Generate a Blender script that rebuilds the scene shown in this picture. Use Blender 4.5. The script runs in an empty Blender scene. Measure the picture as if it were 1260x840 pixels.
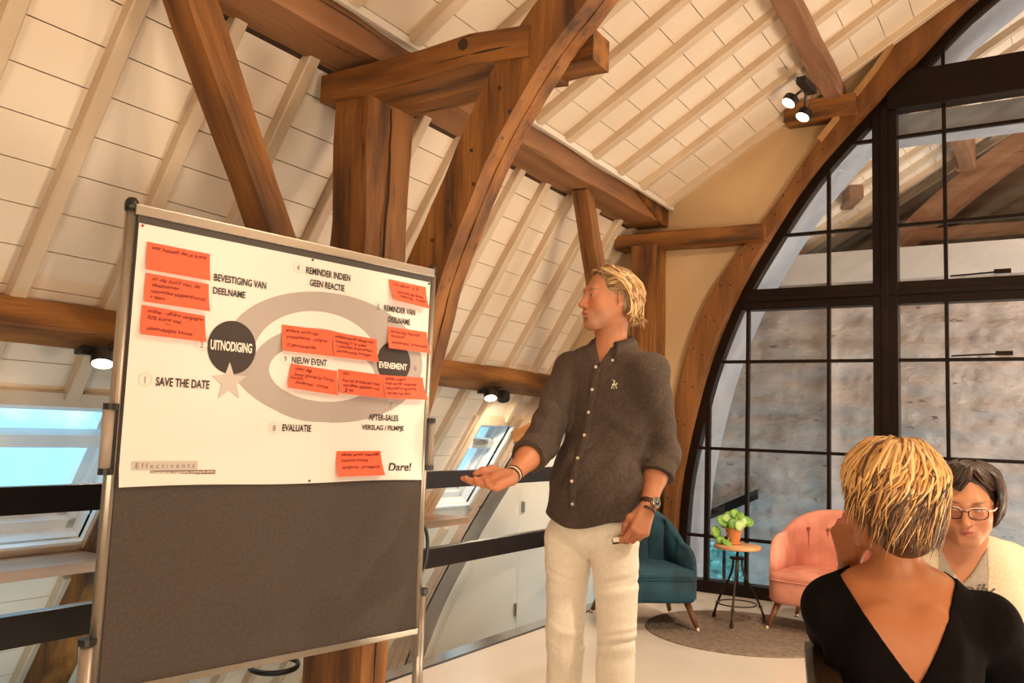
import bpy, bmesh, math, random
import numpy as np
from mathutils import Vector, Matrix

# ------------------------------------------------------------------ camera
SC = bpy.context.scene
COL = SC.collection
FPX = 1060.56
yaw, pitch, roll = 0.55988619, 0.10131415, 0.0367981
CAM = Vector((0.0, 0.0, 1.30))
def _axes():
    c, s = math.cos(yaw), math.sin(yaw)
    l = np.array([s, 0, c]); w = np.array([c, 0, -s]); u = np.array([0, -1.0, 0])
    c, s = math.cos(pitch), math.sin(pitch)
    Rx = np.array([[1, 0, 0], [0, c, s], [0, -s, c]])
    c, s = math.cos(roll), math.sin(roll)
    Rz = np.array([[c, -s, 0], [s, c, 0], [0, 0, 1]])
    R = Rz @ Rx
    return R @ w, R @ l, R @ u
_w, _l, _u = _axes()
cam_d = bpy.data.cameras.new('camera'); cam = bpy.data.objects.new('camera', cam_d); COL.objects.link(cam)
cam_d.sensor_width = 36.0; cam_d.lens = FPX / 1260 * 36.0; cam_d.clip_start = 0.05; cam_d.clip_end = 200
M = Matrix.Identity(4)
for r, a in enumerate((_w, _l, _u)):
    M[r][0] = a[0]; M[r][1] = -a[1]; M[r][2] = -a[2]
M.translation = CAM
cam.matrix_world = M
SC.camera = cam
def ray(x, y):
    d = np.array([(x - 630) / FPX, (y - 420) / FPX, 1.0])
    return Vector((d @ _w, d @ _l, d @ _u))
def at(x, y, depth):                     # a world point at a measured distance along the view axis
    return CAM + ray(x, y) * depth

# ------------------------------------------------------------------ world, exposure
wd = bpy.data.worlds.new('world'); SC.world = wd; wd.use_nodes = True
nt = wd.node_tree; nt.nodes.clear()
wo = nt.nodes.new('ShaderNodeOutputWorld'); bg = nt.nodes.new('ShaderNodeBackground')
tc = nt.nodes.new('ShaderNodeTexCoord'); sx = nt.nodes.new('ShaderNodeSeparateXYZ')
cr = nt.nodes.new('ShaderNodeValToRGB')
cr.color_ramp.elements[0].position = 0.0; cr.color_ramp.elements[0].color = (0.20, 0.70, 1.0, 1)
cr.color_ramp.elements[1].position = 0.7; cr.color_ramp.elements[1].color = (0.16, 0.60, 1.0, 1)
nt.links.new(tc.outputs['Generated'], sx.inputs[0]); nt.links.new(sx.outputs[2], cr.inputs[0])
cn = nt.nodes.new('ShaderNodeTexNoise'); cn.inputs['Scale'].default_value = 2.2; cn.inputs['Detail'].default_value = 6
cc = nt.nodes.new('ShaderNodeValToRGB'); cc.color_ramp.elements[0].position = 0.50; cc.color_ramp.elements[1].position = 0.64
cm = nt.nodes.new('ShaderNodeMix'); cm.data_type = 'RGBA'; cm.inputs[7].default_value = (0.95, 1.0, 1.0, 1)
nt.links.new(tc.outputs['Generated'], cn.inputs['Vector']); nt.links.new(cn.outputs['Fac'], cc.inputs[0])
nt.links.new(cc.outputs[0], cm.inputs[0]); nt.links.new(cr.outputs[0], cm.inputs[6])
nt.links.new(cm.outputs[2], bg.inputs[0]); bg.inputs[1].default_value = 2.8
nt.links.new(bg.outputs[0], wo.inputs[0])
SC.view_settings.view_transform = 'Standard'; SC.view_settings.look = 'None'
SC.view_settings.gamma = 1.0; SC.view_settings.use_curve_mapping = False
SC.view_settings.exposure = 0.0
SC.cycles.use_denoising = True
SC.cycles.max_bounces = 8; SC.cycles.diffuse_bounces = 5; SC.cycles.glossy_bounces = 4
SC.cycles.transmission_bounces = 6; SC.cycles.transparent_max_bounces = 12
SC.cycles.caustics_reflective = False; SC.cycles.caustics_refractive = False
SC.cycles.sample_clamp_indirect = 4.0

# ------------------------------------------------------------------ room spots and added fill lights
def light(name, kind, loc, power, color, target=None, size=0.1, spot=90, blend=0.5, sy=None):
    d = bpy.data.lights.new(name, kind); d.energy = power; d.color = color
    if kind == 'AREA':
        d.size = size
        if sy: d.shape = 'RECTANGLE'; d.size_y = sy
    elif kind == 'SPOT':
        d.spot_size = math.radians(spot); d.spot_blend = blend; d.shadow_soft_size = size
    else: d.shadow_soft_size = size
    o = bpy.data.objects.new(name, d); COL.objects.link(o); o.location = loc
    if target is not None:
        o.rotation_euler = (Vector(target) - Vector(loc)).to_track_quat('-Z', 'Y').to_euler()
    return o
WARM = (1.0, 0.66, 0.36)
CREAM = (1.0, 0.80, 0.57)
# ceiling spots over the seats to the right, aimed across the room, plus an added fill
light('spot_and_fill', 'SPOT', (0.7, 3.3, 4.1), 150, CREAM, (-2.2, 2.1, 1.2), 0.05, 70, 0.7)
light('spot_and_fill', 'SPOT', (2.0, 2.6, 4.0), 520, CREAM, (-1.2, 5.6, 0.2), 0.06, 85, 0.7)
light('spot_and_fill', 'SPOT', (2.4, 4.4, 3.9), 170, WARM, (-0.3, 2.1, 1.0), 0.06, 80, 0.7)
light('spot_and_fill', 'SPOT', (-0.9, 5.0, 4.0), 210, CREAM, (-1.3, 5.4, 0.0), 0.05, 110, 0.7)
light('spot_and_fill', 'SPOT', (0.9, 0.2, 3.6), 90, CREAM, (-1.0, 2.6, 1.3), 0.06, 60, 0.7)
light('spot_and_fill', 'SPOT', (0.6, 4.7, 3.9), 330, CREAM, (-4.5, 7.2, -0.3), 0.05, 34, 0.8)  # added fill with no known fixture, brightens the white aisle wall
# added low fills standing in for floor bounce, throwing light up under the roof
light('bounce_fill', 'AREA', (2.3, 0.2, 0.35), 150, CREAM, (-1.2, 2.2, 4.6), 1.3)
light('bounce_fill', 'AREA', (2.4, 5.0, 0.35), 130, CREAM, (-1.6, 4.9, 4.4), 1.1)
light('bounce_fill', 'AREA', (0.4, -2.4, 0.5), 90, CREAM, (-3.4, 1.6, 2.6), 1.0)

# added unseen fills that brighten the loft beyond the glass
light('loft_fill', 'AREA', (1.8, 8.6, 1.6), 90, (1.0, 0.86, 0.74), (-2.0, 9.0, 3.9), 1.2)
light('loft_fill', 'AREA', (3.6, 9.0, 3.0), 130, (1.0, 0.84, 0.72), (-1.5, 10.0, 1.6), 0.5)

# ------------------------------------------------------------------ helpers
def new_mesh_obj(name, me, m=None, parent=None):
    o = bpy.data.objects.new(name, me); COL.objects.link(o)
    if m is not None: me.materials.append(m)
    if parent is not None: o.parent = parent
    return o
def tag(o, label=None, cat=None, group=None, kind=None):
    if label: o['label'] = label
    if cat: o['category'] = cat
    if group: o['group'] = group
    if kind: o['kind'] = kind
    return o
def empty(name, loc=(0, 0, 0), rz=0.0, label=None, cat=None, group=None):
    o = bpy.data.objects.new(name, None); COL.objects.link(o); o.location = loc
    o.rotation_euler = (0, 0, rz); o.empty_display_size = 0.1
    return tag(o, label, cat, group)
def build(name, bm, m, parent=None, smooth=False, loc=None, bevel=0.0):
    if bevel:
        bmesh.ops.bevel(bm, geom=list(bm.edges), offset=bevel, segments=2, affect='EDGES', profile=0.7)
    bmesh.ops.recalc_face_normals(bm, faces=bm.faces)
    me = bpy.data.meshes.new(name); bm.to_mesh(me); bm.free()
    if smooth:
        me.polygons.foreach_set('use_smooth', [True] * len(me.polygons))
    o = new_mesh_obj(name, me, m, parent)
    if loc is not None: o.location = loc
    return o
def auto_smooth(o, ang=40):
    me = o.data
    me.polygons.foreach_set('use_smooth', [True] * len(me.polygons))
    try: me.set_sharp_from_angle(angle=math.radians(ang))
    except Exception: pass
    return o
def bbox(bm, x0, x1, y0, y1, z0, z1, mat4=None):
    vs = [bm.verts.new(v) for v in ((x0, y0, z0), (x1, y0, z0), (x1, y1, z0), (x0, y1, z0),
                                   (x0, y0, z1), (x1, y0, z1), (x1, y1, z1), (x0, y1, z1))]
    for f in ((3, 2, 1, 0), (4, 5, 6, 7), (0, 1, 5, 4), (1, 2, 6, 5), (2, 3, 7, 6), (3, 0, 4, 7)):
        bm.faces.new([vs[i] for i in f])
    if mat4 is not None:
        for v in vs: v.co = mat4 @ v.co
    return vs
def box(name, x0, x1, y0, y1, z0, z1, m, parent=None, bevel=0.0):
    bm = bmesh.new(); bbox(bm, x0, x1, y0, y1, z0, z1)
    return build(name, bm, m, parent, bevel=bevel)
def prism(bm, pts, y0, y1):               # closed XZ outline pushed along Y
    a = [bm.verts.new((x, y0, z)) for x, z in pts]; b = [bm.verts.new((x, y1, z)) for x, z in pts]
    n = len(pts)
    bm.faces.new(a); bm.faces.new(list(reversed(b)))
    for i in range(n):
        bm.faces.new((a[i], b[i], b[(i + 1) % n], a[(i + 1) % n]))
def band(bm, A, B, y0, y1):               # strip between two equal XZ polylines, pushed along Y
    n = len(A)
    q = [[bm.verts.new((p[0], y, p[1])) for p in L] for L in (A, B) for y in (y0, y1)]
    a0, a1, b0, b1 = q
    for i in range(n - 1):
        bm.faces.new((a0[i], a0[i + 1], b0[i + 1], b0[i])); bm.faces.new((a1[i], b1[i], b1[i + 1], a1[i + 1]))
        bm.faces.new((a0[i], a1[i], a1[i + 1], a0[i + 1])); bm.faces.new((b0[i], b0[i + 1], b1[i + 1], b1[i]))
    bm.faces.new((a0[0], b0[0], b1[0], a1[0])); bm.faces.new((a0[-1], a1[-1], b1[-1], b0[-1]))
def frame_of(t):
    t = t.normalized(); up = Vector((0, 0, 1)) if abs(t.z) < 0.95 else Vector((0, 1, 0))
    s = t.cross(up).normalized(); return s, s.cross(t).normalized()
def tube(bm, pts, rad, seg=10, flat=1.0, caps=True):
    pts = [Vector(p) for p in pts]; n = len(pts)
    if not hasattr(rad, '__len__'): rad = [rad] * n
    rings = []; s = None
    for i, p in enumerate(pts):
        t = (pts[min(i + 1, n - 1)] - pts[max(i - 1, 0)])
        if t.length < 1e-9: t = Vector((0, 0, 1))
        t.normalize()
        if s is None: s, u = frame_of(t)
        else:
            s = (s - t * s.dot(t)); s = s.normalized() if s.length > 1e-6 else frame_of(t)[0]; u = s.cross(t).normalized()
        rings.append([bm.verts.new(p + (s * math.cos(a) + u * math.sin(a) * flat) * rad[i])
                      for a in [2 * math.pi * k / seg for k in range(seg)]])
    for a, b in zip(rings, rings[1:]):
        for k in range(seg):
            bm.faces.new((a[k], a[(k + 1) % seg], b[(k + 1) % seg], b[k]))
    if caps:
        bm.faces.new(list(reversed(rings[0]))); bm.faces.new(rings[-1])
def lathe(bm, prof, seg=24, c=(0, 0, 0), closed=False):
    rings = []
    for r, z in prof:
        if r < 1e-5: rings.append([bm.verts.new((c[0], c[1], c[2] + z))])
        else: rings.append([bm.verts.new((c[0] + r * math.cos(2 * math.pi * k / seg), c[1] + r * math.sin(2 * math.pi * k / seg), c[2] + z)) for k in range(seg)])
    if closed: rings.append(rings[0])
    for a, b in zip(rings, rings[1:]):
        for k in range(seg):
            k2 = (k + 1) % seg
            if len(a) == 1 and len(b) == 1: continue
            if len(a) == 1: bm.faces.new((a[0], b[k2], b[k]))
            elif len(b) == 1: bm.faces.new((a[k], a[k2], b[0]))
            else: bm.faces.new((a[k], a[k2], b[k2], b[k]))
def bez(p0, p1, p2, p3, n=12):
    out = []
    for i in range(n + 1):
        t = i / n; a = 1 - t
        out.append(Vector(p0) * a**3 + Vector(p1) * 3 * a * a * t + Vector(p2) * 3 * a * t * t + Vector(p3) * t**3)
    return out
def interp(poly, n):                       # smooth resampling of a 2D polyline by Catmull-Rom
    P = [np.array(p, float) for p in poly]; P = [2 * P[0] - P[1]] + P + [2 * P[-1] - P[-2]]
    out = []
    m = len(P) - 3
    for k in range(n + 1):
        t = k / n * m; i = min(int(t), m - 1); f = t - i
        a, b, c, d = P[i:i + 4]
        out.append(tuple(0.5 * ((2 * b) + (-a + c) * f + (2 * a - 5 * b + 4 * c - d) * f * f + (-a + 3 * b - 3 * c + d) * f**3)))
    return out

# ------------------------------------------------------------------ materials
def mat(name, c1, c2=None, scale=4.0, stretch=(1, 1, 1), rough=0.6, bump=0.0, bscale=None, metal=0.0,
        detail=5.0, lo=0.35, hi=0.65, coat=0.0, sheen=0.0, coords='Object', c3=None, streak=None, spec=0.5):
    m = bpy.data.materials.new(name); m.use_nodes = True
    N = m.node_tree.nodes; L = m.node_tree.links; b = N['Principled BSDF']
    b.inputs['Roughness'].default_value = rough; b.inputs['Metallic'].default_value = metal
    b.inputs['Specular IOR Level'].default_value = spec
    if coat: b.inputs['Coat Weight'].default_value = coat
    if sheen:
        b.inputs['Sheen Weight'].default_value = sheen; b.inputs['Sheen Roughness'].default_value = 0.4
        b.inputs['Sheen Tint'].default_value = (*[min(1, v * 1.6 + .1) for v in (c2 or c1)], 1)
    c2 = c2 or tuple(v * 0.92 for v in c1)
    t = N.new('ShaderNodeTexCoord'); mp = N.new('ShaderNodeMapping'); mp.inputs['Scale'].default_value = stretch
    L.new(t.outputs[coords], mp.inputs[0])
    n = N.new('ShaderNodeTexNoise'); n.inputs['Scale'].default_value = scale; n.inputs['Detail'].default_value = detail
    L.new(mp.outputs[0], n.inputs['Vector'])
    r = N.new('ShaderNodeValToRGB'); r.color_ramp.elements[0].position = lo; r.color_ramp.elements[1].position = hi
    r.color_ramp.elements[0].color = (*c1, 1); r.color_ramp.elements[1].color = (*c2, 1)
    if c3: e = r.color_ramp.elements.new((lo + hi) / 2); e.color = (*c3, 1)
    L.new(n.outputs['Fac'], r.inputs[0]); col = r.outputs[0]
    if streak:                               # (colour, amount, scale, stretch) thin dark grain lines
        sc, amt, ss, sst = streak
        mp2 = N.new('ShaderNodeMapping'); mp2.inputs['Scale'].default_value = sst; L.new(t.outputs[coords], mp2.inputs[0])
        n2 = N.new('ShaderNodeTexNoise'); n2.inputs['Scale'].default_value = ss; n2.inputs['Detail'].default_value = 3
        L.new(mp2.outputs[0], n2.inputs['Vector'])
        r2 = N.new('ShaderNodeValToRGB'); r2.color_ramp.elements[0].position = amt; r2.color_ramp.elements[1].position = amt + 0.07
        r2.color_ramp.elements[0].color = (0, 0, 0, 1); r2.color_ramp.elements[1].color = (1, 1, 1, 1)
        L.new(n2.outputs['Fac'], r2.inputs[0])
        mx = N.new('ShaderNodeMix'); mx.data_type = 'RGBA'
        L.new(r2.outputs[0], mx.inputs[0]); L.new(col, mx.inputs[6]); mx.inputs[7].default_value = (*sc, 1)
        col = mx.outputs[2]
    L.new(col, b.inputs['Base Color'])
    if bump:
        bp = N.new('ShaderNodeBump'); bp.inputs['Strength'].default_value = bump; bp.inputs['Distance'].default_value = 0.02
        if bscale:
            n3 = N.new('ShaderNodeTexNoise'); n3.inputs['Scale'].default_value = bscale; n3.inputs['Detail'].default_value = 6
            L.new(mp.outputs[0], n3.inputs['Vector']); L.new(n3.outputs['Fac'], bp.inputs['Height'])
        else: L.new(n.outputs['Fac'], bp.inputs['Height'])
        L.new(bp.outputs[0], b.inputs['Normal'])
    return m
def plain(name, c, rough=0.5, metal=0.0, emit=None, strength=1.0, coat=0.0):
    m = bpy.data.materials.new(name); m.use_nodes = True; b = m.node_tree.nodes['Principled BSDF']
    N = m.node_tree.nodes; L = m.node_tree.links
    n = N.new('ShaderNodeTexNoise'); n.inputs['Scale'].default_value = 30
    r = N.new('ShaderNodeValToRGB'); r.color_ramp.elements[0].color = (*[v * 0.93 for v in c], 1); r.color_ramp.elements[1].color = (*c, 1)
    L.new(n.outputs['Fac'], r.inputs[0]); L.new(r.outputs[0], b.inputs['Base Color'])
    b.inputs['Roughness'].default_value = rough; b.inputs['Metallic'].default_value = metal
    if coat: b.inputs['Coat Weight'].default_value = coat
    if emit: b.inputs['Emission Color'].default_value = (*emit, 1); b.inputs['Emission Strength'].default_value = strength
    return m
def glass(name, tint=(1, 1, 1), f0=0.06):     # thin pane: clear, mirror-like towards grazing angles
    m = bpy.data.materials.new(name); m.use_nodes = True; N = m.node_tree.nodes; L = m.node_tree.links
    N.clear(); o = N.new('ShaderNodeOutputMaterial'); mix = N.new('ShaderNodeMixShader')
    tr = N.new('ShaderNodeBsdfTransparent'); tr.inputs[0].default_value = (*tint, 1)
    gl = N.new('ShaderNodeBsdfGlossy'); gl.inputs['Roughness'].default_value = 0.0
    ge = N.new('ShaderNodeNewGeometry'); dt = N.new('ShaderNodeVectorMath'); dt.operation = 'DOT_PRODUCT'
    L.new(ge.outputs['Incoming'], dt.inputs[0]); L.new(ge.outputs['Normal'], dt.inputs[1])
    def mth(op, a, b):
        n = N.new('ShaderNodeMath'); n.operation = op
        for i, v in enumerate((a, b)):
            if v is None: continue
            if isinstance(v, (int, float)): n.inputs[i].default_value = v
            else: L.new(v, n.inputs[i])
        return n.outputs[0]
    k = mth('POWER', mth('SUBTRACT', 1.0, mth('ABSOLUTE', dt.outputs['Value'], None)), 5.0)
    L.new(mth('ADD', mth('MULTIPLY', k, 1 - f0), f0), mix.inputs[0]); L.new(tr.outputs[0], mix.inputs[1]); L.new(gl.outputs[0], mix.inputs[2])
    L.new(mix.outputs[0], o.inputs[0]); return m

DK = (0.012, 0.004, 0.0015)
M_TIMBER = mat('old_oak', (0.070, 0.024, 0.005), (0.30, 0.118, 0.022), 2.6, (0.45, 3.2, 3.2), 0.60, 0.6, 12, c3=(0.19, 0.070, 0.012), lo=.34, hi=.64,
               streak=(DK, 0.66, 5.0, (0.25, 7, 7)))
M_TIMBER_Z = mat('old_oak_upright', (0.060, 0.021, 0.004), (0.28, 0.110, 0.020), 2.6, (3.2, 3.2, 0.45), 0.60, 0.6, 12, c3=(0.18, 0.066, 0.011), lo=.34, hi=.64,
                 streak=(DK, 0.66, 5.0, (7, 7, 0.25)))
M_TIMBER_PALE = mat('aged_oak', (0.22, 0.10, 0.05), (0.31, 0.155, 0.08), 3.0, (0.35, 4, 4), 0.65, 0.3, 14,
                    streak=(DK, 0.68, 5.0, (0.25, 7, 7)))
M_PLANK = mat('painted_boards', (0.80, 0.665, 0.52), (0.86, 0.745, 0.61), 1.4, (1, 1, 1), 0.5, 0.05, 20,
              streak=((0.55, 0.36, 0.2), 0.80, 9.0, (1, 1, 1)))
M_RAFTER = mat('painted_rafters', (0.58, 0.44, 0.30), (0.68, 0.54, 0.39), 2.5, (1, 1, 1), 0.5, 0.08, 20,
               streak=((0.35, 0.2, 0.1), 0.78, 8.0, (1, 1, 1)))
M_GAP = plain('dark_joint', (0.05, 0.025, 0.012), 0.9)
M_WALL = mat('plaster', (0.60, 0.42, 0.225), (0.65, 0.46, 0.26), 1.2, rough=0.75, bump=0.05, bscale=40)
M_WHITE = mat('white_paint', (0.80, 0.73, 0.63), (0.84, 0.78, 0.69), 1.0, rough=0.4)
M_FLOOR = mat('cast_floor', (0.66, 0.60, 0.53), (0.74, 0.68, 0.61), 1.1, rough=0.24, bump=0.02, bscale=6)
M_STEEL = mat('black_steel', (0.006, 0.004, 0.0035), (0.010, 0.007, 0.006), 6, rough=0.36, spec=0.3)
M_FRAME = mat('window_frame_paint', (0.006, 0.003, 0.002), (0.011, 0.005, 0.003), 5, rough=0.4, spec=0.18)
M_ALU = plain('aluminium', (0.40, 0.35, 0.30), 0.38, 0.85)
M_BLACK = plain('black_plastic', (0.012, 0.010, 0.010), 0.4)
M_GLASS = glass('window_glass', (0.95, 0.95, 0.95), 0.06)
M_SKYGLASS = glass('skylight_glass', (0.92, 0.97, 1.0), 0.05)
# ================================================================== setting
GY = 7.16                                   # inner face of the gable wall
XM = 1.0                                    # ridge line
RL0, RLs = (-3.25, 3.11), 1.6232            # lower slope: point, dz/dx
def roof_low(x): return RL0[1] + (x - RL0[0]) * RLs
RU0, RUs = (-2.88, 3.33), 0.6034
def roof_up(x): return RU0[1] + (x - RU0[0]) * RUs
RIDGE = (XM, roof_up(XM))
YA, YB = -5.0, GY

floor = box('floor', -2.90, 5.6, YA, GY + 0.35, -0.30, 0.0, M_FLOOR); tag(floor, kind='structure')
aisle = box('floor_aisle', -6.4, -3.05, YA, GY + 0.6, -1.32, -1.22, M_WALL); tag(aisle, kind='structure')
trim = box('trim_1', -3.05, -2.905, 3.52, GY - 0.02, -0.30, -0.012, plain('brushed_steel_edge', (0.55, 0.56, 0.58), 0.16, 1.0)); tag(trim, kind='structure')
trim = box('trim_2', -3.05, -2.905, YA, 3.10, -0.30, -0.012, plain('brushed_steel_edge', (0.55, 0.56, 0.58), 0.16, 1.0)); tag(trim, kind='structure')
trim = box('trim_3', -2.905, -2.885, 3.52, GY - 0.02, -0.30, 0.004, M_STEEL); tag(trim, kind='structure')

# ---- roof: boards and rafters -------------------------------------------------
ceil = empty('ceiling'); tag(ceil, kind='structure')
def slope_plank(p, t, n, s0, s1, y0, y1, th, mirror=False):
    bm = bmesh.new()
    P = lambda s, d: (p[0] + t[0] * s + n[0] * d, p[1] + t[1] * s + n[1] * d)
    pts = [P(s0, 0.0), P(s1, 0.0), P(s1, th), P(s0, th)]
    if mirror: pts = [(2 * XM - x, z) for x, z in pts]
    prism(bm, pts, y0, y1)
    return build('plank', bm, M_PLANK, ceil)
tl = np.array([-1, -RLs]); tl /= np.linalg.norm(tl); nl = np.array([-RLs, 1]); nl = nl / np.linalg.norm(nl)    # down the slope, outwards
tu = np.array([1, RUs]); tu /= np.linalg.norm(tu); nu = np.array([-RUs, 1]); nu /= np.linalg.norm(nu)
LW, UW = 0.1935, 0.2355
SKY = [(1.35, 3.02), (6.36, 6.97)]          # Y ranges of the two skylights
S_TOP = (3.11 - 1.34) / (RLs) * np.hypot(1, RLs)       # slope distance of the skylight head
S_BOT = (3.11 - 0.58) / (RLs) * np.hypot(1, RLs)
nlow = 26
for k in range(-2, nlow):
    s0, s1 = k * LW - 0.095 + 0.003, (k + 1) * LW - 0.095 - 0.002
    if s1 > S_TOP and s0 < S_BOT:           # cut round the skylights
        cuts = [YA] + [v for a in SKY for v in a] + [GY + 0.25]
        for a, b in zip(cuts[0::2], cuts[1::2]):
            if s0 < S_TOP: slope_plank(RL0, tl, nl, s0, S_TOP, YA, GY + 0.25, 0.02) if a == YA else None
            if s1 > S_BOT: slope_plank(RL0, tl, nl, S_BOT, s1, YA, GY + 0.25, 0.02) if a == YA else None
            slope_plank(RL0, tl, nl, max(s0, S_TOP), min(s1, S_BOT), a, b, 0.02)
    else: slope_plank(RL0, tl, nl, s0, s1, YA, GY + 0.25, 0.02)
nup = 20
for k in range(nup):
    s0, s1 = k * UW + 0.045 - UW + 0.003, (k + 1) * UW + 0.045 - UW - 0.002
    slope_plank(RU0, tu, nu, s0, s1, YA, GY + 0.02, 0.02)
    slope_plank(RU0, tu, nu, s0, s1, YA, GY + 0.02, 0.02, True)
# dark felt behind the boards
bm = bmesh.new()
def slab(p, t, n, s0, s1, d0, d1, y0, y1, mirror=False, bmm=None):
    P = lambda s, d: (p[0] + t[0] * s + n[0] * d, p[1] + t[1] * s + n[1] * d)
    pts = [P(s0, d0), P(s1, d0), P(s1, d1), P(s0, d1)]
    if mirror: pts = [(2 * XM - x, z) for x, z in pts]
    prism(bmm if bmm is not None else bm, pts, y0, y1)
smax = nlow * LW
cuts = [YA - .1] + [v + q for a in SKY for v, q in zip(a, (-.012, .012))] + [GY + 0.3]
slab(RL0, tl, nl, -0.35, S_TOP - .012, 0.022, 0.06, YA - .1, GY + 0.3)
slab(RL0, tl, nl, S_BOT + .012, smax, 0.022, 0.06, YA - .1, GY + 0.3)
for a, b in zip(cuts[0::2], cuts[1::2]): slab(RL0, tl, nl, S_TOP - .012, S_BOT + .012, 0.022, 0.06, a, b)
for mir in (False, True): slab(RU0, tu, nu, -0.6, 4.6, 0.022, 0.06, YA - .1, GY + 0.04, mir)
build('roof_felt', bm, M_GAP, ceil)
# right-hand lower slope (never in view, closes the room)
bm = bmesh.new(); slab(RL0, tl, nl, -0.3, 4.0, 0.0, 0.06, YA - .1, GY + 0.3, True); tag(build('ceiling_right', bm, M_PLANK), kind='structure')
# rafters
LOWY = [-4.1, -3.2, -2.3, -1.4, -0.6, 0.3, 1.17, 1.62, 2.07, 2.53, 3.0, 3.55, 3.95, 4.35, 4.72, 5.08, 5.46, 5.86, 6.30, 6.74, 7.06]
UPY = [-4.1, -3.2, -2.3, -1.4, -0.6, 0.3, 1.2, 2.0, 2.9, 3.38, 3.82, 4.30, 4.70, 5.10, 5.52, 5.95, 6.40, 6.98]
RW, RD = 0.075, 0.06
def rafter(p, t, n, s0, s1, y, mir=False, wd=RW, dp=RD):
    bm = bmesh.new(); N = 6; rnd = random.Random(int(y * 100) + len(COL.objects))
    sec = []
    for i in range(N + 1):
        s = s0 + (s1 - s0) * i / N; j = rnd.uniform(-.006, .006); j2 = rnd.uniform(-.006, .006)
        P = lambda d: (p[0] + t[0] * s + n[0] * d, p[1] + t[1] * s + n[1] * d)
        ring = []
        for (yy, d) in ((y + j, 0.01), (y + j, -dp + j2 + .006), (y + j + .008, -dp + j2), (y + wd + j - .008, -dp + j2), (y + wd + j, -dp + j2 + .006), (y + wd + j, 0.01)):
            q = P(d); x = 2 * XM - q[0] if mir else q[0]
            ring.append(bm.verts.new((x, yy, q[1])))
        sec.append(ring)
    for a, b in zip(sec, sec[1:]):
        for k in range(6): bm.faces.new((a[k], a[(k + 1) % 6], b[(k + 1) % 6], b[k]))
    bm.faces.new(sec[0]); bm.faces.new(list(reversed(sec[-1])))
    return build('rafter', bm, M_RAFTER, ceil)
for y in LOWY:
    hit = any(a - 0.02 < y < b + .02 for a, b in SKY)
    if hit:
        rafter(RL0, tl, nl, -0.25, S_TOP - 0.06, y); rafter(RL0, tl, nl, S_BOT + 0.25, smax, y)
    else: rafter(RL0, tl, nl, -0.25, smax, y)
for y in UPY:
    rafter(RU0, tu, nu, 0.050, 4.53, y); rafter(RU0, tu, nu, 0.050, 4.53, y, True)

# ---- gable wall ------------------------------------------------------------
ARCH_IN = [(-2.70, 0.0), (-2.67, 0.45), (-2.63, 0.93), (-2.51, 1.50), (-2.38, 1.95), (-2.17, 2.46), (-1.86, 2.99), (-1.55, 3.44), (-1.18, 3.84), (-0.80, 4.21), (-0.39, 4.61), (0.25, 5.02), (1.0, 5.20)]
ARCH_OUT = [(-2.88, 0.0), (-2.84, 0.57), (-2.80, 1.0), (-2.72, 1.62), (-2.61, 2.12), (-2.43, 2.54), (-2.15, 2.92), (-1.87, 3.28), (-1.59, 3.68), (-1.13, 4.24), (-0.74, 4.74), (0.15, 5.30), (1.0, 5.52)]
NA = 40
AI, AO = interp(ARCH_IN, NA), interp(ARCH_OUT, NA)
wall = bmesh.new()
out = [(RIDGE[0], RIDGE[1] + 0.1), (-2.9, roof_up(-2.9) + 0.08), (-3.30, 3.12), (-4.12, roof_low(-4.12) + .05), (-4.12, 1.72), (-3.20, 1.72), (-3.20, -0.3), (-2.70, -0.3)]
mid = [((a[0] + b[0]) / 2, (a[1] + b[1]) / 2) for a, b in zip(AI, AO)]
for mir in (False, True):
    pts = out + mid
    if mir: pts = [(2 * XM - x, z) for x, z in (out[:5] + [(-4.12, -.3), (-2.7, -.3)])+ mid]
    prism(wall, pts, GY, GY + 0.28)
tag(build('wall_back', wall, M_WALL), kind='structure')
# side aisle: white infill under the cruck with cupboard doors
pan = bmesh.new()
prism(pan, [(-3.0, 1.9), (-4.2, 1.9), (-6.3, -1.3), (-3.0, -1.3)], GY + 0.20, GY + 0.26)
tag(build('wall_aisle', pan, M_WHITE), kind='structure')
CR_IN = [(-3.86, 1.80), (-4.10, 1.45), (-4.36, 1.06), (-4.62, 0.66), (-4.86, 0.29), (-5.06, -0.06), (-5.29, -0.48), (-5.47, -0.90), (-5.60, -1.25)]
cri = interp(CR_IN, 24)
bm = bmesh.new(); band(bm, cri, [(x - 0.012, z + 0.008) for x, z in cri], GY - 0.10, GY + 0.21)
tag(build('trim_4', bm, M_WHITE), kind='structure')
# doors in the infill
for nm, (x0, x1, z0, z1) in (('door_1', (-4.44, -3.62, -1.2, 0.70)), ('door_2', (-5.22, -4.47, -1.2, -0.45))):
    if nm == 'door_2':
        bm = bmesh.new(); prism(bm, [(-4.47, -1.2), (-4.47, 0.66), (-4.60, 0.48), (-4.90, 0.02), (-5.20, -0.50), (-5.42, -1.0), (-5.46, -1.2)], GY + 0.185, GY + 0.205)
        d = build(nm, bm, M_WHITE)
    else: d = box(nm, x0, x1, GY + 0.185, GY + 0.205, z0, z1, M_WHITE, bevel=0.003)
    tag(d, kind='structure')
    if nm == 'door_1':
        box('handle', -4.41, -4.385, GY + 0.16, GY + 0.187, 0.50, 0.60, M_ALU, d)
        box('hinge', -4.465, -4.445, GY + 0.17, GY + 0.187, -0.50, -0.38, M_ALU, d)
# closing walls out of view
for nm, a in (('wall_front', (-6.4, 6.0, YA - 0.2, YA, -1.4, 6.2)), ('wall_right', (4.95, 5.15, YA, GY + .3, -0.3, 3.6))):
    tag(box(nm, *a, M_WALL), kind='structure')
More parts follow.
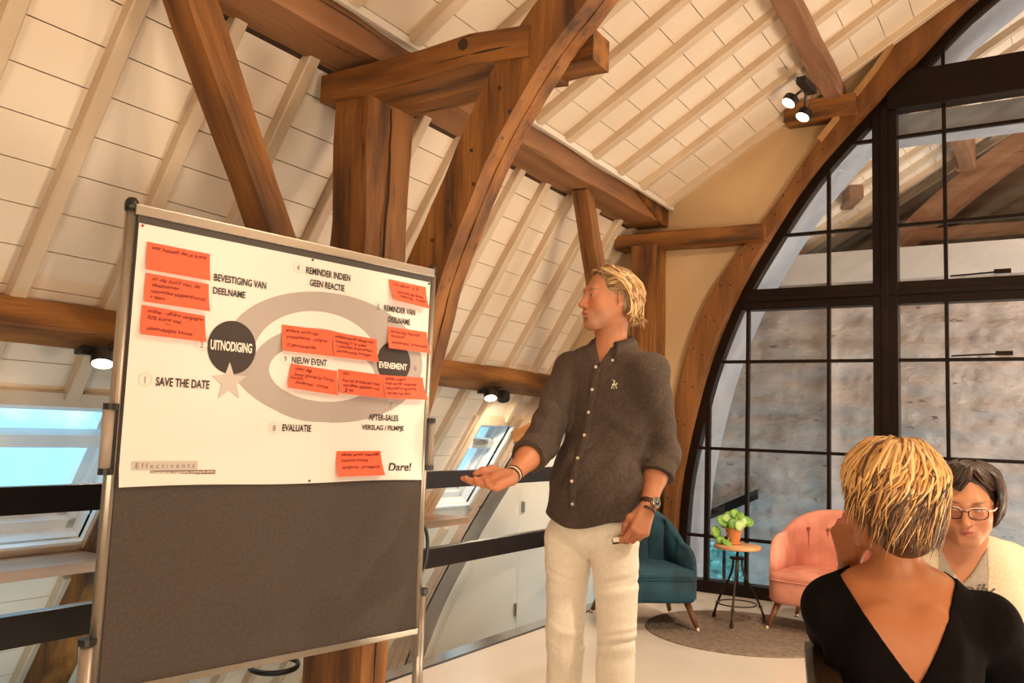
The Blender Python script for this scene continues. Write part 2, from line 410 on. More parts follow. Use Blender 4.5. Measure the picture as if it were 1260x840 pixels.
# ---- arched gable window -----------------------------------------------------
win = empty('window_1', (0, GY, 0)); tag(win, kind='structure')
def wchild(name, bm, m, bevel=0):
    o = build(name, bm, m, win, bevel=bevel); o.location = (0, -GY, 0); return o
def arch_x(z):                              # inner x of the arch at height z
    for a, b in zip(AI, AI[1:]):
        if a[1] <= z <= b[1]: return a[0] + (b[0] - a[0]) * (z - a[1]) / max(1e-6, b[1] - a[1])
    return AI[0][0]
def arch_z(x):
    for a, b in zip(AI, AI[1:]):
        if a[0] <= x <= b[0]: return a[1] + (b[1] - a[1]) * (x - a[0]) / max(1e-6, b[0] - a[0])
    return 5.2
off = lambda L, d: [(x + d * nx, z + d * nz) for (x, z), (nx, nz) in zip(L, NRM)]
NRM = []
for i in range(len(AI)):
    a, b = AI[max(0, i - 1)], AI[min(len(AI) - 1, i + 1)]; t = np.array(b) - np.array(a); t /= np.linalg.norm(t); NRM.append((t[1], -t[0]))
for mir in (False, True):
    bm = bmesh.new(); A, B = off(AI, -0.09), off(AI, 0.0)
    if mir: A = [(2 * XM - x, z) for x, z in A]; B = [(2 * XM - x, z) for x, z in B]
    band(bm, A, B, GY + 0.03, GY + 0.13); wchild('arch_frame', bm, M_FRAME)
# mullions (thick), transoms, glazing bars
def mir_boxes(name, x0, x1, y0, y1, z0, z1, m=M_FRAME):
    bm = bmesh.new(); bbox(bm, x0, x1, GY + y0, GY + y1, z0, z1); wchild(name, bm, m, 0.004)
    if x1 < XM:
        bm = bmesh.new(); bbox(bm, 2 * XM - x1, 2 * XM - x0, GY + y0, GY + y1, z0, z1); wchild(name, bm, m, 0.004)
mir_boxes('mullion', -1.165, -0.985, 0.01, 0.15, 0.0, 3.95)
mir_boxes('mullion_bead', -1.10, -1.05, -0.01, 0.011, 0.0, 3.95)
mir_boxes('transom', arch_x(2.46) - .03, 2 * XM - arch_x(2.46) + .03, 0.02, 0.14, 2.375, 2.55)
mir_boxes('transom_bead', arch_x(2.50) - .0, 2 * XM - arch_x(2.5), 0.0, 0.021, 2.445, 2.475)
mir_boxes('transom', arch_x(4.0) - .03, 2 * XM - arch_x(4.0) + .03, -0.02, 0.14, 3.93, 4.22)
mir_boxes('base_rail', arch_x(0.02), 2 * XM - arch_x(0.02), 0.0, 0.14, 0.0, 0.10)
BW = 0.013
for z in (0.46, 1.20, 1.94, 3.00, 3.715):
    mir_boxes('glazing_bar', arch_x(z), 2 * XM - arch_x(z), 0.04, 0.08, z - BW, z + BW)
for x in (-2.50, -2.16, -1.505, -0.65, 0.0, 0.65):
    w_ = 0.02 if x == -2.50 else BW
    bm = bmesh.new(); bbox(bm, x - w_, x + w_, GY + 0.035, GY + 0.085, 0.05, min(4.6, arch_z(x + .02) + 0.02)); wchild('glazing_bar', bm, M_FRAME)
    if x > -1: continue
    bm = bmesh.new(); bbox(bm, 2 * XM - x - w_, 2 * XM - x + w_, GY + 0.035, GY + 0.085, 0.05, min(4.6, arch_z(x + .02) + 0.02)); wchild('glazing_bar', bm, M_FRAME)
# casement stays
for z in (2.57, 1.965):
    bm = bmesh.new(); tube(bm, [(-0.62, GY + 0.02, z), (-0.3, GY + 0.02, z + .012), (-0.22, GY + .02, z + .02)], 0.007, 6); bbox(bm, -0.33, -0.22, GY + .0, GY + .03, z, z + .03)
    wchild('casement_stay', bm, M_FRAME)
# panes: one per bay
xs = [-2.75, -2.50, -2.16, -1.505, -1.075, -0.65, 0.0, 0.65, 1.075 * 1 + 0.0 + 2.0 - 0.0]
xs = [-2.75, -2.50, -2.16, -1.505, -1.075, -0.65, 0.0, 1.0, 2.0, 3.075, 4.16, 4.8]; zs = [0.02, 0.46, 1.20, 1.94, 2.46, 3.00, 3.715, 4.05, 5.2]
for i in range(len(xs) - 1):
    for j in range(len(zs) - 1):
        x0, x1, z0, z1 = xs[i], xs[i + 1], zs[j], zs[j + 1]
        def lim(x): return arch_z(x if x < XM else 2 * XM - x) + 0.02
        pts = [(x0, z0), (x1, z0), (x1, min(z1, lim(x1))), (x0, min(z1, lim(x0)))]
        if pts[2][1] <= z0 + .01 and pts[3][1] <= z0 + .01: continue
        if pts[2][1] <= z0 + .01 or pts[3][1] <= z0 + .01:
            hi = max(pts[2][1], pts[3][1]); xx = arch_x(min(z0, 5.1)) - .02
            if x0 > XM: xx = 2 * XM - xx; pts = [(x0, z0), (xx, z0), (x0, hi)]
            else: pts = [(xx, z0), (x1, z0), (x1, hi)]
        bm = bmesh.new(); bm.faces.new([bm.verts.new((x, GY + 0.06, z)) for x, z in pts]); wchild('pane', bm, M_GLASS)
# white outer reveal of the opening
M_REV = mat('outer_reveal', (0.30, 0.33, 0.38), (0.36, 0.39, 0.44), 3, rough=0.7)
bm = bmesh.new()
for mir in (False, True):
    A, B = off(AI, 0.0), off(AI, -0.11)
    if mir: A = [(2 * XM - x, z) for x, z in A]; B = [(2 * XM - x, z) for x, z in B]
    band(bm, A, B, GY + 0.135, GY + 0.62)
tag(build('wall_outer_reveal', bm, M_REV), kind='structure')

# ---- timbers ------------------------------------------------------------------
def timber(name, p0, p1, w, h, label, cat='beam', m=None, group=None, seed=1, up=(0, 0, 1), jit=0.006, ends=None, parent=None, taper=1.0):
    p0, p1 = Vector(p0), Vector(p1); t = (p1 - p0); Ln = t.length; t.normalize()
    upv = Vector(up); s = t.cross(upv).normalized(); u = s.cross(t).normalized()
    n = max(3, int(Ln / 0.22)); rnd = random.Random(seed); bm = bmesh.new(); rings = []
    ph = [rnd.uniform(0, 6) for _ in range(16)]
    for i in range(n + 1):
        x = Ln * i / n; k = 1 + (taper - 1) * i / n; ring = []
        hw, hh, c = w * k / 2, h * k / 2, 0.012
        for q, (a, b) in enumerate(((-hw + c, -hh), (hw - c, -hh), (hw, -hh + c), (hw, hh - c), (hw - c, hh), (-hw + c, hh), (-hw, hh - c), (-hw, -hh + c))):
            g = q // 2
            da = jit * math.sin(x * 2.3 + ph[g]) + jit * .6 * math.sin(x * 6.1 + ph[g + 4]) + rnd.uniform(-1, 1) * jit * .25
            db = jit * math.sin(x * 1.9 + ph[g + 8]) + jit * .6 * math.sin(x * 5.3 + ph[g + 12]) + rnd.uniform(-1, 1) * jit * .25
            ring.append(bm.verts.new((x, a + da, b + db)))
        rings.append(ring)
    for a, b in zip(rings, rings[1:]):
        for k in range(8): bm.faces.new((a[k], a[(k + 1) % 8], b[(k + 1) % 8], b[k]))
    bm.faces.new(list(reversed(rings[0]))); bm.faces.new(rings[-1])
    o = build(name, bm, m or M_TIMBER, parent)
    R = Matrix((t, s, u)).transposed().to_4x4(); R.translation = p0; o.matrix_world = R
    return tag(o, label, cat, group)
def pegs(parent, pts, r=0.011, d=(0, -1, 0)):
    for p in pts:
        bm = bmesh.new(); q = Vector(p); tube(bm, [q - Vector(d) * 0.01, q + Vector(d) * 0.004], r, 8)
        o = build('peg', bm, M_GAP, parent); o.matrix_parent_inverse = parent.matrix_world.inverted()
# main post of the middle truss (a long thin shake down its face)
post = timber('timber_post', (-3.0, 3.34, -0.3), (-3.0, 3.34, 2.97), 0.34, 0.25, 'massive dark oak post rising behind the pinboard', 'post', up=(1, 0, 0), seed=3, taper=1.0, jit=0.008)
bm = bmesh.new()
rn = random.Random(9)
cp = [(-2.872 + rn.uniform(-.001, .001), 3.315 + 0.012 * math.sin(z * 3) + rn.uniform(-.006, .006), z) for z in np.linspace(1.6, 2.93, 15)]
tube(bm, cp, [0.003 + 0.0045 * math.sin(math.pi * i / 14) for i in range(15)], 6); o = build('shake', bm, M_GAP, post); o.matrix_parent_inverse = post.matrix_world.inverted()
tie = bmesh.new(); bbox(tie, -3.19, -1.93, 3.12, 3.50, 2.955, 3.10); bbox(tie, -1.96, -1.71, 3.325, 3.49, 2.975, 3.125)
bmesh.ops.subdivide_edges(tie, edges=tie.edges[:], cuts=3, use_grid_fill=True)
for v in tie.verts: v.co += Vector((0, 0.006 * math.sin(v.co.x * 9), 0.012 * math.sin(v.co.x * 5 + 1) + .008 * math.sin(v.co.x * 13)))
tie = build('tie_beam', tie, M_TIMBER); tag(tie, 'short dark oak tie beam lying on top of the massive post', 'beam'); auto_smooth(tie, 30)
pegs(tie, [(-2.28, 3.113, 3.07)], 0.028)
BR_R = [(-2.72, -0.25), (-2.71, 0.4), (-2.62, 1.0), (-2.46, 1.60), (-2.37, 1.95), (-2.27, 2.21), (-2.11, 2.55), (-1.94, 2.81), (-1.79, 3.0), (-1.64, 3.15), (-1.20, 3.60), (-0.70, 4.05), (0.0, 4.55)]
BR_L = [(-2.92, -0.25), (-2.92, 0.4), (-2.86, 1.0), (-2.72, 1.65), (-2.60, 2.00), (-2.50, 2.20), (-2.33, 2.54), (-2.16, 2.87), (-2.02, 3.06), (-1.88, 3.22), (-1.42, 3.72), (-0.9, 4.2), (-0.2, 4.72)]
bm = bmesh.new(); A, B = interp(BR_L, 60), interp(BR_R, 60)
rn = random.Random(5)
J = lambda L: [(x + rn.uniform(-.003, .003), z + rn.uniform(-.003, .003)) for x, z in L]
band(bm, J(A), J(B), 3.135, 3.225)
band(bm, J(A), J([(x + .004, z) for x, z in B]), 3.228, 3.31)
crb = build('crook_brace', bm, M_TIMBER_Z); tag(crb, 'long curved oak brace sweeping up to the right of the post', 'beam')
pegs(crb, [(-2.08, 3.133, 2.83), (-2.02, 3.133, 2.71), (-2.22, 3.133, 2.56), (-2.20, 3.133, 2.40), (-2.34, 3.133, 2.33), (-2.42, 3.133, 2.16), (-2.32, 3.133, 2.22), (-2.40, 3.133, 2.02), (-2.55, 3.133, 2.0), (-2.46, 3.133, 1.88)], 0.009)
# lower leg of the middle truss
def leg_profile(dx): return [(x + dx, roof_low(x) - 0.10) for x in (-4.0, -4.4, -4.8, -5.2, -5.75)]
bm = bmesh.new(); band(bm, [(x, roof_low(x) - .09) for x in (-4.02, -4.4, -4.8, -5.2, -5.75)], [(x + .21, roof_low(x) - .03) for x in (-4.02, -4.4, -4.8, -5.2, -5.75)], 3.04, 3.24)
tag(build('cruck_timber', bm, M_TIMBER_Z), 'slanting oak truss leg below the left end of the shelf', 'beam')
# long purlins
pur = timber('purlin', (-3.04, YA, 3.232), (-3.04, 7.02, 3.232), 0.32, 0.158, 'thick oak purlin running overhead to the far wall, pale where it faces the room', seed=11, jit=0.008, m=mat('weathered_oak', (0.16, 0.062, 0.020), (0.32, 0.145, 0.060), 2.0, (0.35, 3, 3), 0.62, 0.3, 14, streak=(DK, 0.67, 5.0, (0.2, 8, 8))))
bm = bmesh.new(); q_ = [(6.42, 3.308), (7.15, 3.308), (7.15, 3.150), (6.98, 3.150)]
va = [bm.verts.new((-3.205, y, z)) for y, z in q_]; vb = [bm.verts.new((-2.872, y, z)) for y, z in q_]
bm.faces.new(va); bm.faces.new(vb[::-1])
for i in range(4): bm.faces.new((va[i], vb[i], vb[(i + 1) % 4], va[(i + 1) % 4]))
tag(build('purlin_end', bm, M_TIMBER), 'short spliced oak block ending the thick overhead purlin at the far wall', 'beam')
edge = box('trim_5', -2.845, -2.82, YA, 7.15, 3.292, 3.336, M_WHITE); tag(edge, kind='structure')
lp = timber('purlin', (-4.00, YA, 1.715), (-4.00, GY - .02, 1.715), 0.17, 0.15, 'slim oak purlin crossing the lower slope behind the pinboard and the man', seed=21, up=(0.85, 0, .52), jit=0.006)
# sill shelf under the skylights
bm = bmesh.new(); bbox(bm, -4.93, -4.42, YA, 6.45, 0.45, 0.505)
tag(build('shelf', bm, mat('pine_shelf', (0.30, 0.17, 0.10), (0.42, 0.26, 0.17), 2.5, (5, 0.4, 5), 0.42, 0.1, 10, streak=(DK, .7, 4, (9, .3, 9)))), 'long brown wooden shelf running beneath the skylights', 'shelf')
# iron hoop on the foot of the post
hc_ = at(337, 818, 4.24); bm = bmesh.new()
tube(bm, [hc_ + Vector((.847, .531, 0)) * .118 * math.cos(a) + Vector((-.531, .847, 0.06)) * .118 * math.sin(a) for a in [2 * math.pi * k / 36 for k in range(37)]], .010, 6, flat=1.4, caps=False)
tag(build('iron_hoop', bm, M_STEEL, smooth=True), 'dark flat iron hoop at the foot of the massive post below the pinboard', 'hoop')
# knee braces
timber('knee_brace', (-3.02, 2.11, 3.16), (-3.02, 3.17, 1.35), 0.13, 0.17, 'straight diagonal oak knee brace left of the massive post', seed=31, up=(1, 0, 0), m=M_TIMBER)
timber('knee_brace', (-3.02, 5.76, 3.16), (-3.02, 6.92, 0.40), 0.11, 0.14, 'small diagonal knee brace above the man against the far post', seed=32, up=(1, 0, 0))
timber('strut', (-3.02, 3.33, 2.10), (-3.95, 3.33, 1.25), 0.14, 0.14, 'short dark strut slanting down left behind the massive post', seed=33, up=(0, 1, 0))
timber('strut', (-3.12, 7.0, 1.78), (-4.30, 7.0, 1.22), 0.12, 0.14, 'short dark strut behind the man between far post and slope', seed=34, up=(0, 1, 0))
# gable truss: post, tie, arch
timber('timber_post', (-3.0, 7.03, -0.3), (-3.0, 7.03, 2.95), 0.24, 0.24, 'square oak post at the far wall directly behind the man', 'post', up=(1, 0, 0), seed=41)
timber('tie_beam', (-3.30, 7.05, 3.0), (-1.97, 7.05, 3.0), 0.20, 0.13, 'horizontal oak beam from the far post to the window arch', seed=42)
M_ARCH = mat('arch_oak', (0.13, 0.046, 0.009), (0.23, 0.088, 0.018), 2.5, (3, 3, 0.5), 0.62, 0.3, 16, streak=(DK, 0.70, 6.0, (5, 5, 0.4)))
for mir in (False, True):
    bm = bmesh.new(); A, B = AO, off(AI, -0.07)
    if mir: A = [(2 * XM - x, z) for x, z in A]; B = [(2 * XM - x, z) for x, z in B]
    band(bm, A, B, GY - 0.10, GY + 0.02)
    ar = build('arch_timber', bm, M_ARCH)
    tag(ar, 'curved oak arch timber around the %s side of the big window' % ('right' if mir else 'left'), 'beam')
    if not mir:
        pp = []
        for i in range(3, 26, 2):
            a, b = np.array(A[i]), np.array(B[i])
            for f in (.25, .7): q = a * (1 - f) + b * f; pp.append((q[0], GY - .101, q[1] + .03 * f))
        pegs(ar, pp, 0.008)
# lighter lip along the upper inner edge of the arch
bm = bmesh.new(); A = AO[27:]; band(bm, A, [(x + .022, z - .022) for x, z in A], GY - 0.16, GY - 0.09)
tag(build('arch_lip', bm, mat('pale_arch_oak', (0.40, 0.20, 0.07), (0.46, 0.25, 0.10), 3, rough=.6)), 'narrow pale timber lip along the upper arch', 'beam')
box1 = timber('tie_beam', (-1.80, 7.04, 3.96), (-1.25, 7.04, 3.96), 0.22, 0.15, 'short oak beam stub poking from the arch under the upper purlin', seed=51)
timber('purlin', (-1.42, 7.12, 4.085), (-1.18, 1.2, 3.93), 0.145, 0.13, 'slender upper oak purlin carrying the twin spotlight', seed=52, m=M_TIMBER_PALE)
# plank cladding of the gable cruck in the side aisle
M_PINE = mat('knotty_planks', (0.44, 0.31, 0.22), (0.56, 0.42, 0.32), 3.0, (1, 1, 1), 0.55, 0.15, 12, streak=((.06, .02, .01), 0.70, 7, (1, 1, 1)))
pc = empty('cruck_cladding', (-4.6, GY, 0.6)); tag(pc, 'knotty plank cladding curving along the sloping cruck by the right skylight', 'cladding')
K = 24
outer = [(x, z) for x, z in interp([(-4.05, 1.80), (-4.36, 1.31), (-4.62, 0.89), (-4.86, 0.50), (-5.08, 0.14), (-5.32, -0.25), (-5.56, -0.64), (-5.78, -1.0), (-5.93, -1.25)], K)]
for k in range(3):
    f0, f1 = k / 3, (k + 1) / 3 - 0.02
    L1 = [(a[0] * (1 - f0) + b[0] * f0, a[1] * (1 - f0) + b[1] * f0) for a, b in zip(cri, outer)]
    L2 = [(a[0] * (1 - f1) + b[0] * f1, a[1] * (1 - f1) + b[1] * f1) for a, b in zip(cri, outer)]
    bm = bmesh.new(); band(bm, L1, L2, GY - 0.10 - .003 * (k % 2), GY + 0.19); o = build('plank', bm, M_PINE, pc); o.location = -Vector(pc.location)
# ---- railing -----------------------------------------------------------------
for (y0, y1, nm) in ((-3.0, 3.16, 'left of the massive post'), (3.50, 6.86, 'between the two oak posts')):
    for z0, z1, w in ((0.96, 1.052, 'upper'), (0.53, 0.635, 'lower')):
        o = box('rail', -2.935, -2.885, y0, y1, z0, z1, M_STEEL, bevel=0.003)
        tag(o, '%s flat black steel handrail %s' % (w, nm), 'railing')
# ---- skylights ---------------------------------------------------------------
M_SKF = mat('skylight_frame_paint', (0.78, 0.80, 0.80), (0.84, 0.86, 0.86), 3, rough=.35)
def skylight(idx, y0, y1):
    o = empty('window_%d' % idx, (RL0[0], y0, RL0[1])); tag(o, kind='structure')
    P = lambda s, d: (RL0[0] + tl[0] * s + nl[0] * d, RL0[1] + tl[1] * s + nl[1] * d)
    def bar(name, s0, s1, d0, d1, ya, yb, m):
        bm = bmesh.new()
        if name == 'pane': bm.faces.new([bm.verts.new((P(a_, d0)[0], b_, P(a_, d0)[1])) for a_, b_ in ((s0, ya), (s1, ya), (s1, yb), (s0, yb))])
        else: prism(bm, [P(s0, d0), P(s1, d0), P(s1, d1), P(s0, d1)], ya, yb)
        c = build(name, bm, m, o); c.location = -Vector(o.location); return c
    f = 0.045
    # lining (wooden reveal), outer frame, sash
    for ya, yb in ((y0 - .02, y0), (y1, y1 + .02)): bar('lining', S_TOP - .02, S_BOT + .02, -.03, .28, ya, yb, M_SKF)
    bar('lining', S_TOP - .02, S_TOP, -.03, .28, y0 - .02, y1 + .02, M_SKF); bar('lining', S_BOT, S_BOT + .02, -.03, .28, y0 - .02, y1 + .02, M_SKF)
    for ya, yb in ((y0, y0 + f), (y1 - f, y1)): bar('frame_side', S_TOP, S_BOT, .10, .20, ya, yb, M_SKF)
    for a, b in ((S_TOP, S_TOP + f + .02), (S_BOT - f - .02, S_BOT)): bar('frame_rail', a, b, .10, .20, y0, y1, M_SKF)
    g = 0.10
    for ya, yb in ((y0 + f, y0 + g), (y1 - g, y1 - f)): bar('sash_side', S_TOP + .06, S_BOT - .06, .14, .22, ya, yb, M_SKF)
    for a, b in ((S_TOP + .06, S_TOP + .12), (S_BOT - .13, S_BOT - .06)): bar('sash_rail', a, b, .14, .22, y0 + f, y1 - f, M_SKF)
    bar('vent_bar', S_TOP + .22, S_TOP + .30, .05, .12, y0 + f, y1 - f, M_SKF)
    bar('latch', S_TOP + .20, S_TOP + .24, .02, .06, y0 + .22, y0 + .34, M_ALU); bar('latch', S_TOP + .205, S_TOP + .235, .02, .06, y0 + .36, y0 + .42, M_ALU)
    bar('pane', S_TOP + .10, S_BOT - .10, .178, .182, y0 + .09, y1 - .09, M_SKYGLASS)
    # wooden casing at room level
    bar('casing', S_TOP - .09, S_TOP - .01, -.035, .0, y0 - .09, y1 + .09, M_RAFTER)
    for ya, yb in ((y0 - .09, y0 - .02), (y1 + .02, y1 + .09)): bar('casing', S_TOP - .01, S_BOT + .05, -.035, .0, ya, yb, M_RAFTER)
skylight(2, *SKY[0]); skylight(3, *SKY[1])

# ---- the loft beyond the glass: same roof, a truss, rough whitewashed end wall ---------
loft = empty('ceiling_loft'); tag(loft, kind='structure')
LY0, LY1 = GY + 0.62, 11.0
def loft_part(name, bm, m): return build(name, bm, m, loft)
for k in range(19):
    s0, s1 = k * UW + 0.045 - UW + 0.003, (k + 1) * UW + 0.045 - UW - 0.002
    bm = bmesh.new(); slab(RU0, tu, nu, s0, s1, 0, .02, GY + .3, LY1, bmm=bm); loft_part('plank', bm, M_PLANK)
for k in range(0, 9):
    s0, s1 = k * LW - 0.095 + 0.003, (k + 1) * LW - 0.095 - 0.002
    bm = bmesh.new(); slab(RL0, tl, nl, s0, s1, 0, .02, GY + .3, LY1, bmm=bm); loft_part('plank', bm, M_PLANK)
for y in (7.85, 8.3, 8.72, 9.15, 9.6, 10.02, 10.45, 10.85):
    bm = bmesh.new(); slab(RU0, tu, nu, .03, 4.5, -RD, .01, y, y + RW, bmm=bm); loft_part('rafter', bm, M_RAFTER)
    bm = bmesh.new(); slab(RL0, tl, nl, -.2, 1.8, -RD, .01, y, y + RW, bmm=bm); loft_part('rafter', bm, M_RAFTER)
bm = bmesh.new(); slab(RU0, tu, nu, -.6, 4.6, .022, .08, GY + .05, 11.7); slab(RU0, tu, nu, -.6, 4.6, .022, .08, GY + .05, 11.7, True); slab(RL0, tl, nl, -.35, 6.0, .022, .08, GY + .31, 11.7); slab(RL0, tl, nl, -.35, 6.0, .022, .08, GY + .31, 11.7, True)
M_DARKB = mat('dark_boarding', (0.12, 0.075, 0.045), (0.18, 0.115, 0.07), 2, (1, 1, 6), 0.8)
loft_part('roof_felt', bm, M_DARKB)
bm = bmesh.new(); bbox(bm, -7, 9, 11.6, 11.7, 0.9, 7); tag(build('wall_loft_end', bm, M_DARKB), kind='structure')
timber('purlin', (-3.06, GY + .3, 3.16), (-3.06, 10.6, 3.16), 0.34, 0.30, 'purlin of the loft beyond the glass, ending at its truss', seed=61)
bm = bmesh.new(); A, B = interp(BR_L[6:], 40), interp(BR_R[6:], 40); band(bm, A, [(x + .03, z - .03) for x, z in B], 10.42, 10.62)
tag(build('crook_brace', bm, M_TIMBER_PALE), 'curved truss timber seen through the upper right panes', 'beam')
timber('tie_beam', (-1.6, 10.5, 3.62), (2.4, 10.5, 3.62), 0.16, 0.14, 'level beam crossing the loft behind the upper right panes', seed=62, m=M_TIMBER_PALE)
timber('purlin', (-0.72, GY + .65, 4.40), (-0.72, 10.5, 4.40), 0.16, 0.16, 'upper loft purlin hanging behind the top right panes', seed=63, m=M_TIMBER_PALE)
timber('knee_brace', (-0.75, 10.45, 5.2), (-0.72, 10.45, 4.30), 0.2, 0.14, 'stubby upright timber behind the upper right panes', seed=64, m=M_TIMBER_PALE, up=(0, 1, 0))
timber('knee_brace', (-1.95, 10.2, 4.0), (-1.60, 8.9, 3.78), 0.14, 0.14, 'slanting loft timber behind the panes left of the mullion', seed=65, m=M_TIMBER_PALE)
for mir in (0, 1):
    bm = bmesh.new(); x0, x1 = (-6.6, -6.4) if not mir else (6.4, 6.6); bbox(bm, x0, x1, GY + .3, 11.7, -3.1, 3.5); tag(build('wall_loft_side', bm, M_DARKB), kind='structure')
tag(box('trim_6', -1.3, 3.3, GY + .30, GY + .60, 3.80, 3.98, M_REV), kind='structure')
M_BRICK = mat('whitewashed_masonry', (0.37, 0.295, 0.250), (0.52, 0.43, 0.37), 2.4, (1, 1, 2.2), 0.9, 0.9, 11, streak=((0.14, 0.095, 0.08), 0.665, 5.0, (1.1, 1, 3.6)))
HOLE = (-3.55, -3.02, -0.75, 0.02)
bm = bmesh.new(); NX, NZ = 150, 76; rs = np.random.RandomState(3)
def vnoise(nx, nz, sx_, sz_):
    gx, gz = int(nx / sx_) + 3, int(nz / sz_) + 3; g_ = rs.rand(gx, gz)
    xi, zi = np.meshgrid(np.arange(nx + 1) / sx_, np.arange(nz + 1) / sz_, indexing='ij'); i, j = xi.astype(int), zi.astype(int); fx, fz = xi - i, zi - j; fx = fx * fx * (3 - 2 * fx); fz = fz * fz * (3 - 2 * fz)
    return (g_[i, j] * (1 - fx) * (1 - fz) + g_[i + 1, j] * fx * (1 - fz) + g_[i, j + 1] * (1 - fx) * fz + g_[i + 1, j + 1] * fx * fz)
dn = .04 * vnoise(NX, NZ, 16, 6) + .045 * vnoise(NX, NZ, 9, 2.4) + .030 * vnoise(NX, NZ, 3.5, 1.4)
for j in range(NZ + 1): dn[:, j] -= .022 * (j % 4 == 0) * (rs.rand(NX + 1) > .3)
X0, X1, Z0, Z1 = -4.6, 1.6, -1.0, 3.06
G = [[None] * (NZ + 1) for _ in range(NX + 1)]
for i in range(NX + 1):
    for j in range(NZ + 1):
        x, z = X0 + (X1 - X0) * i / NX, Z0 + (Z1 - Z0) * j / NZ
        pier = .06 * max(0, 1 - abs(x + 2.07) / .11)
        if HOLE[0] < x < HOLE[1] and HOLE[2] < z < HOLE[3]: continue
        G[i][j] = bm.verts.new((x, 10.03 - dn[i, j] - pier, z))
for i in range(NX):
    for j in range(NZ):
        q = (G[i][j], G[i + 1][j], G[i + 1][j + 1], G[i][j + 1])
        if all(q): bm.faces.new(q)
ew = build('wall_loft', bm, M_BRICK, smooth=True); tag(ew, kind='structure')
bm = bmesh.new()
for x0, x1, z0, z1 in ((-6.5, HOLE[0] - .03, -3, 3.05), (HOLE[1] + .03, 6.5, -3, 3.05), (HOLE[0] - .03, HOLE[1] + .03, -3, HOLE[2] - .05), (HOLE[0] - .03, HOLE[1] + .03, HOLE[3] + .05, 3.05)):
    bbox(bm, x0, x1, 10.04, 10.3, z0, z1)
tag(build('wall_loft_core', bm, M_BRICK), kind='structure')
tag(box('trim_7', -6.5, 6.5, 9.93, 10.3, 3.06, 3.40, mat('white_fascia', (0.62, 0.56, 0.50), (0.68, 0.62, 0.56), 2, rough=.6)), kind='structure')
lw = empty('window_4', (-3.28, 10.1, -.36)); tag(lw, kind='structure')
for b_ in ((HOLE[0], HOLE[1], -.385, -.355), (-3.30, -3.27, HOLE[2], HOLE[3])):
    o = box('glazing_bar', b_[0], b_[1], 10.08, 10.12, b_[2], b_[3], M_FRAME, lw); o.location = -Vector(lw.location)
yard = box('floor_yard', -12, 10, GY + .63, 24, -3.1, -3.0, mat('yard_gravel', (0.25, 0.23, 0.21), (0.32, 0.30, 0.27), 20, rough=.9)); tag(yard, kind='structure')
bm = bmesh.new(); prism(bm, [(-3.75, 0.16), (-2.82, 0.62), (-2.82, 0.73), (-3.75, 0.27)], 9.80, 9.86)
tag(build('outside_handrail', bm, M_STEEL), 'short dark slanting rail on the grey wall beyond the window', 'railing')
# ================================================================== pinboard, poster, notes
BD = (0.17038804, 0.98537456); BO = Vector((-2.29207729, 1.53436029, 0)); BRZ = math.atan2(BD[1], BD[0])
def board_empty(name, s, z, label, cat, group=None, y=0.0):
    R = Matrix.Rotation(BRZ, 4, 'Z'); p = BO + R.to_3x3() @ Vector((s, y, 0))
    return empty(name, (p.x, p.y, z), BRZ, label, cat, group)
M_FELT = mat('grey_felt', (0.062, 0.047, 0.040), (0.076, 0.059, 0.050), 90, rough=0.95, bump=0.15, bscale=300)
M_PAPER = mat('poster_paper', (0.765, 0.715, 0.665), (0.785, 0.735, 0.685), 2, rough=0.55)
M_GREYPRINT = plain('grey_print', (0.42, 0.36, 0.33), 0.55)
M_LGREY = plain('light_grey_print', (0.56, 0.50, 0.46), 0.55)
M_INK = plain('brown_black_print', (0.035, 0.022, 0.017), 0.5)
M_NOTE = mat('red_orange_note', (0.92, 0.115, 0.045), (0.96, 0.13, 0.055), 3, rough=0.7)
M_PEN = plain('pen_ink', (0.050, 0.006, 0.005), 0.6)
pb = board_empty('pinboard', 0, 0, 'mobile grey felt pinboard in an aluminium frame on two legs', 'pinboard')
box('felt_panel', 0.0, 1.19, 0.0, 0.03, 0.525, 1.90, M_FELT, pb)
bm = bmesh.new(); tube(bm, [(-0.014, .012, 0.42), (-0.014, .012, 1.905)], 0.017, 14); build('side_tube', bm, M_ALU, pb, smooth=True)
bm = bmesh.new(); tube(bm, [(1.204, .012, 0.42), (1.204, .012, 1.905)], 0.017, 14); build('side_tube', bm, M_ALU, pb, smooth=True)
box('frame_rail', -0.01, 1.20, -0.010, 0.036, 1.892, 1.925, M_ALU, pb, bevel=.004)
box('frame_rail', -0.01, 1.20, -0.010, 0.036, 0.505, 0.528, M_ALU, pb, bevel=.004)
box('inner_channel', 0.0, 1.19, -0.004, 0.0, 1.868, 1.893, plain('dark_channel', (0.05, 0.04, 0.035), .5), pb)
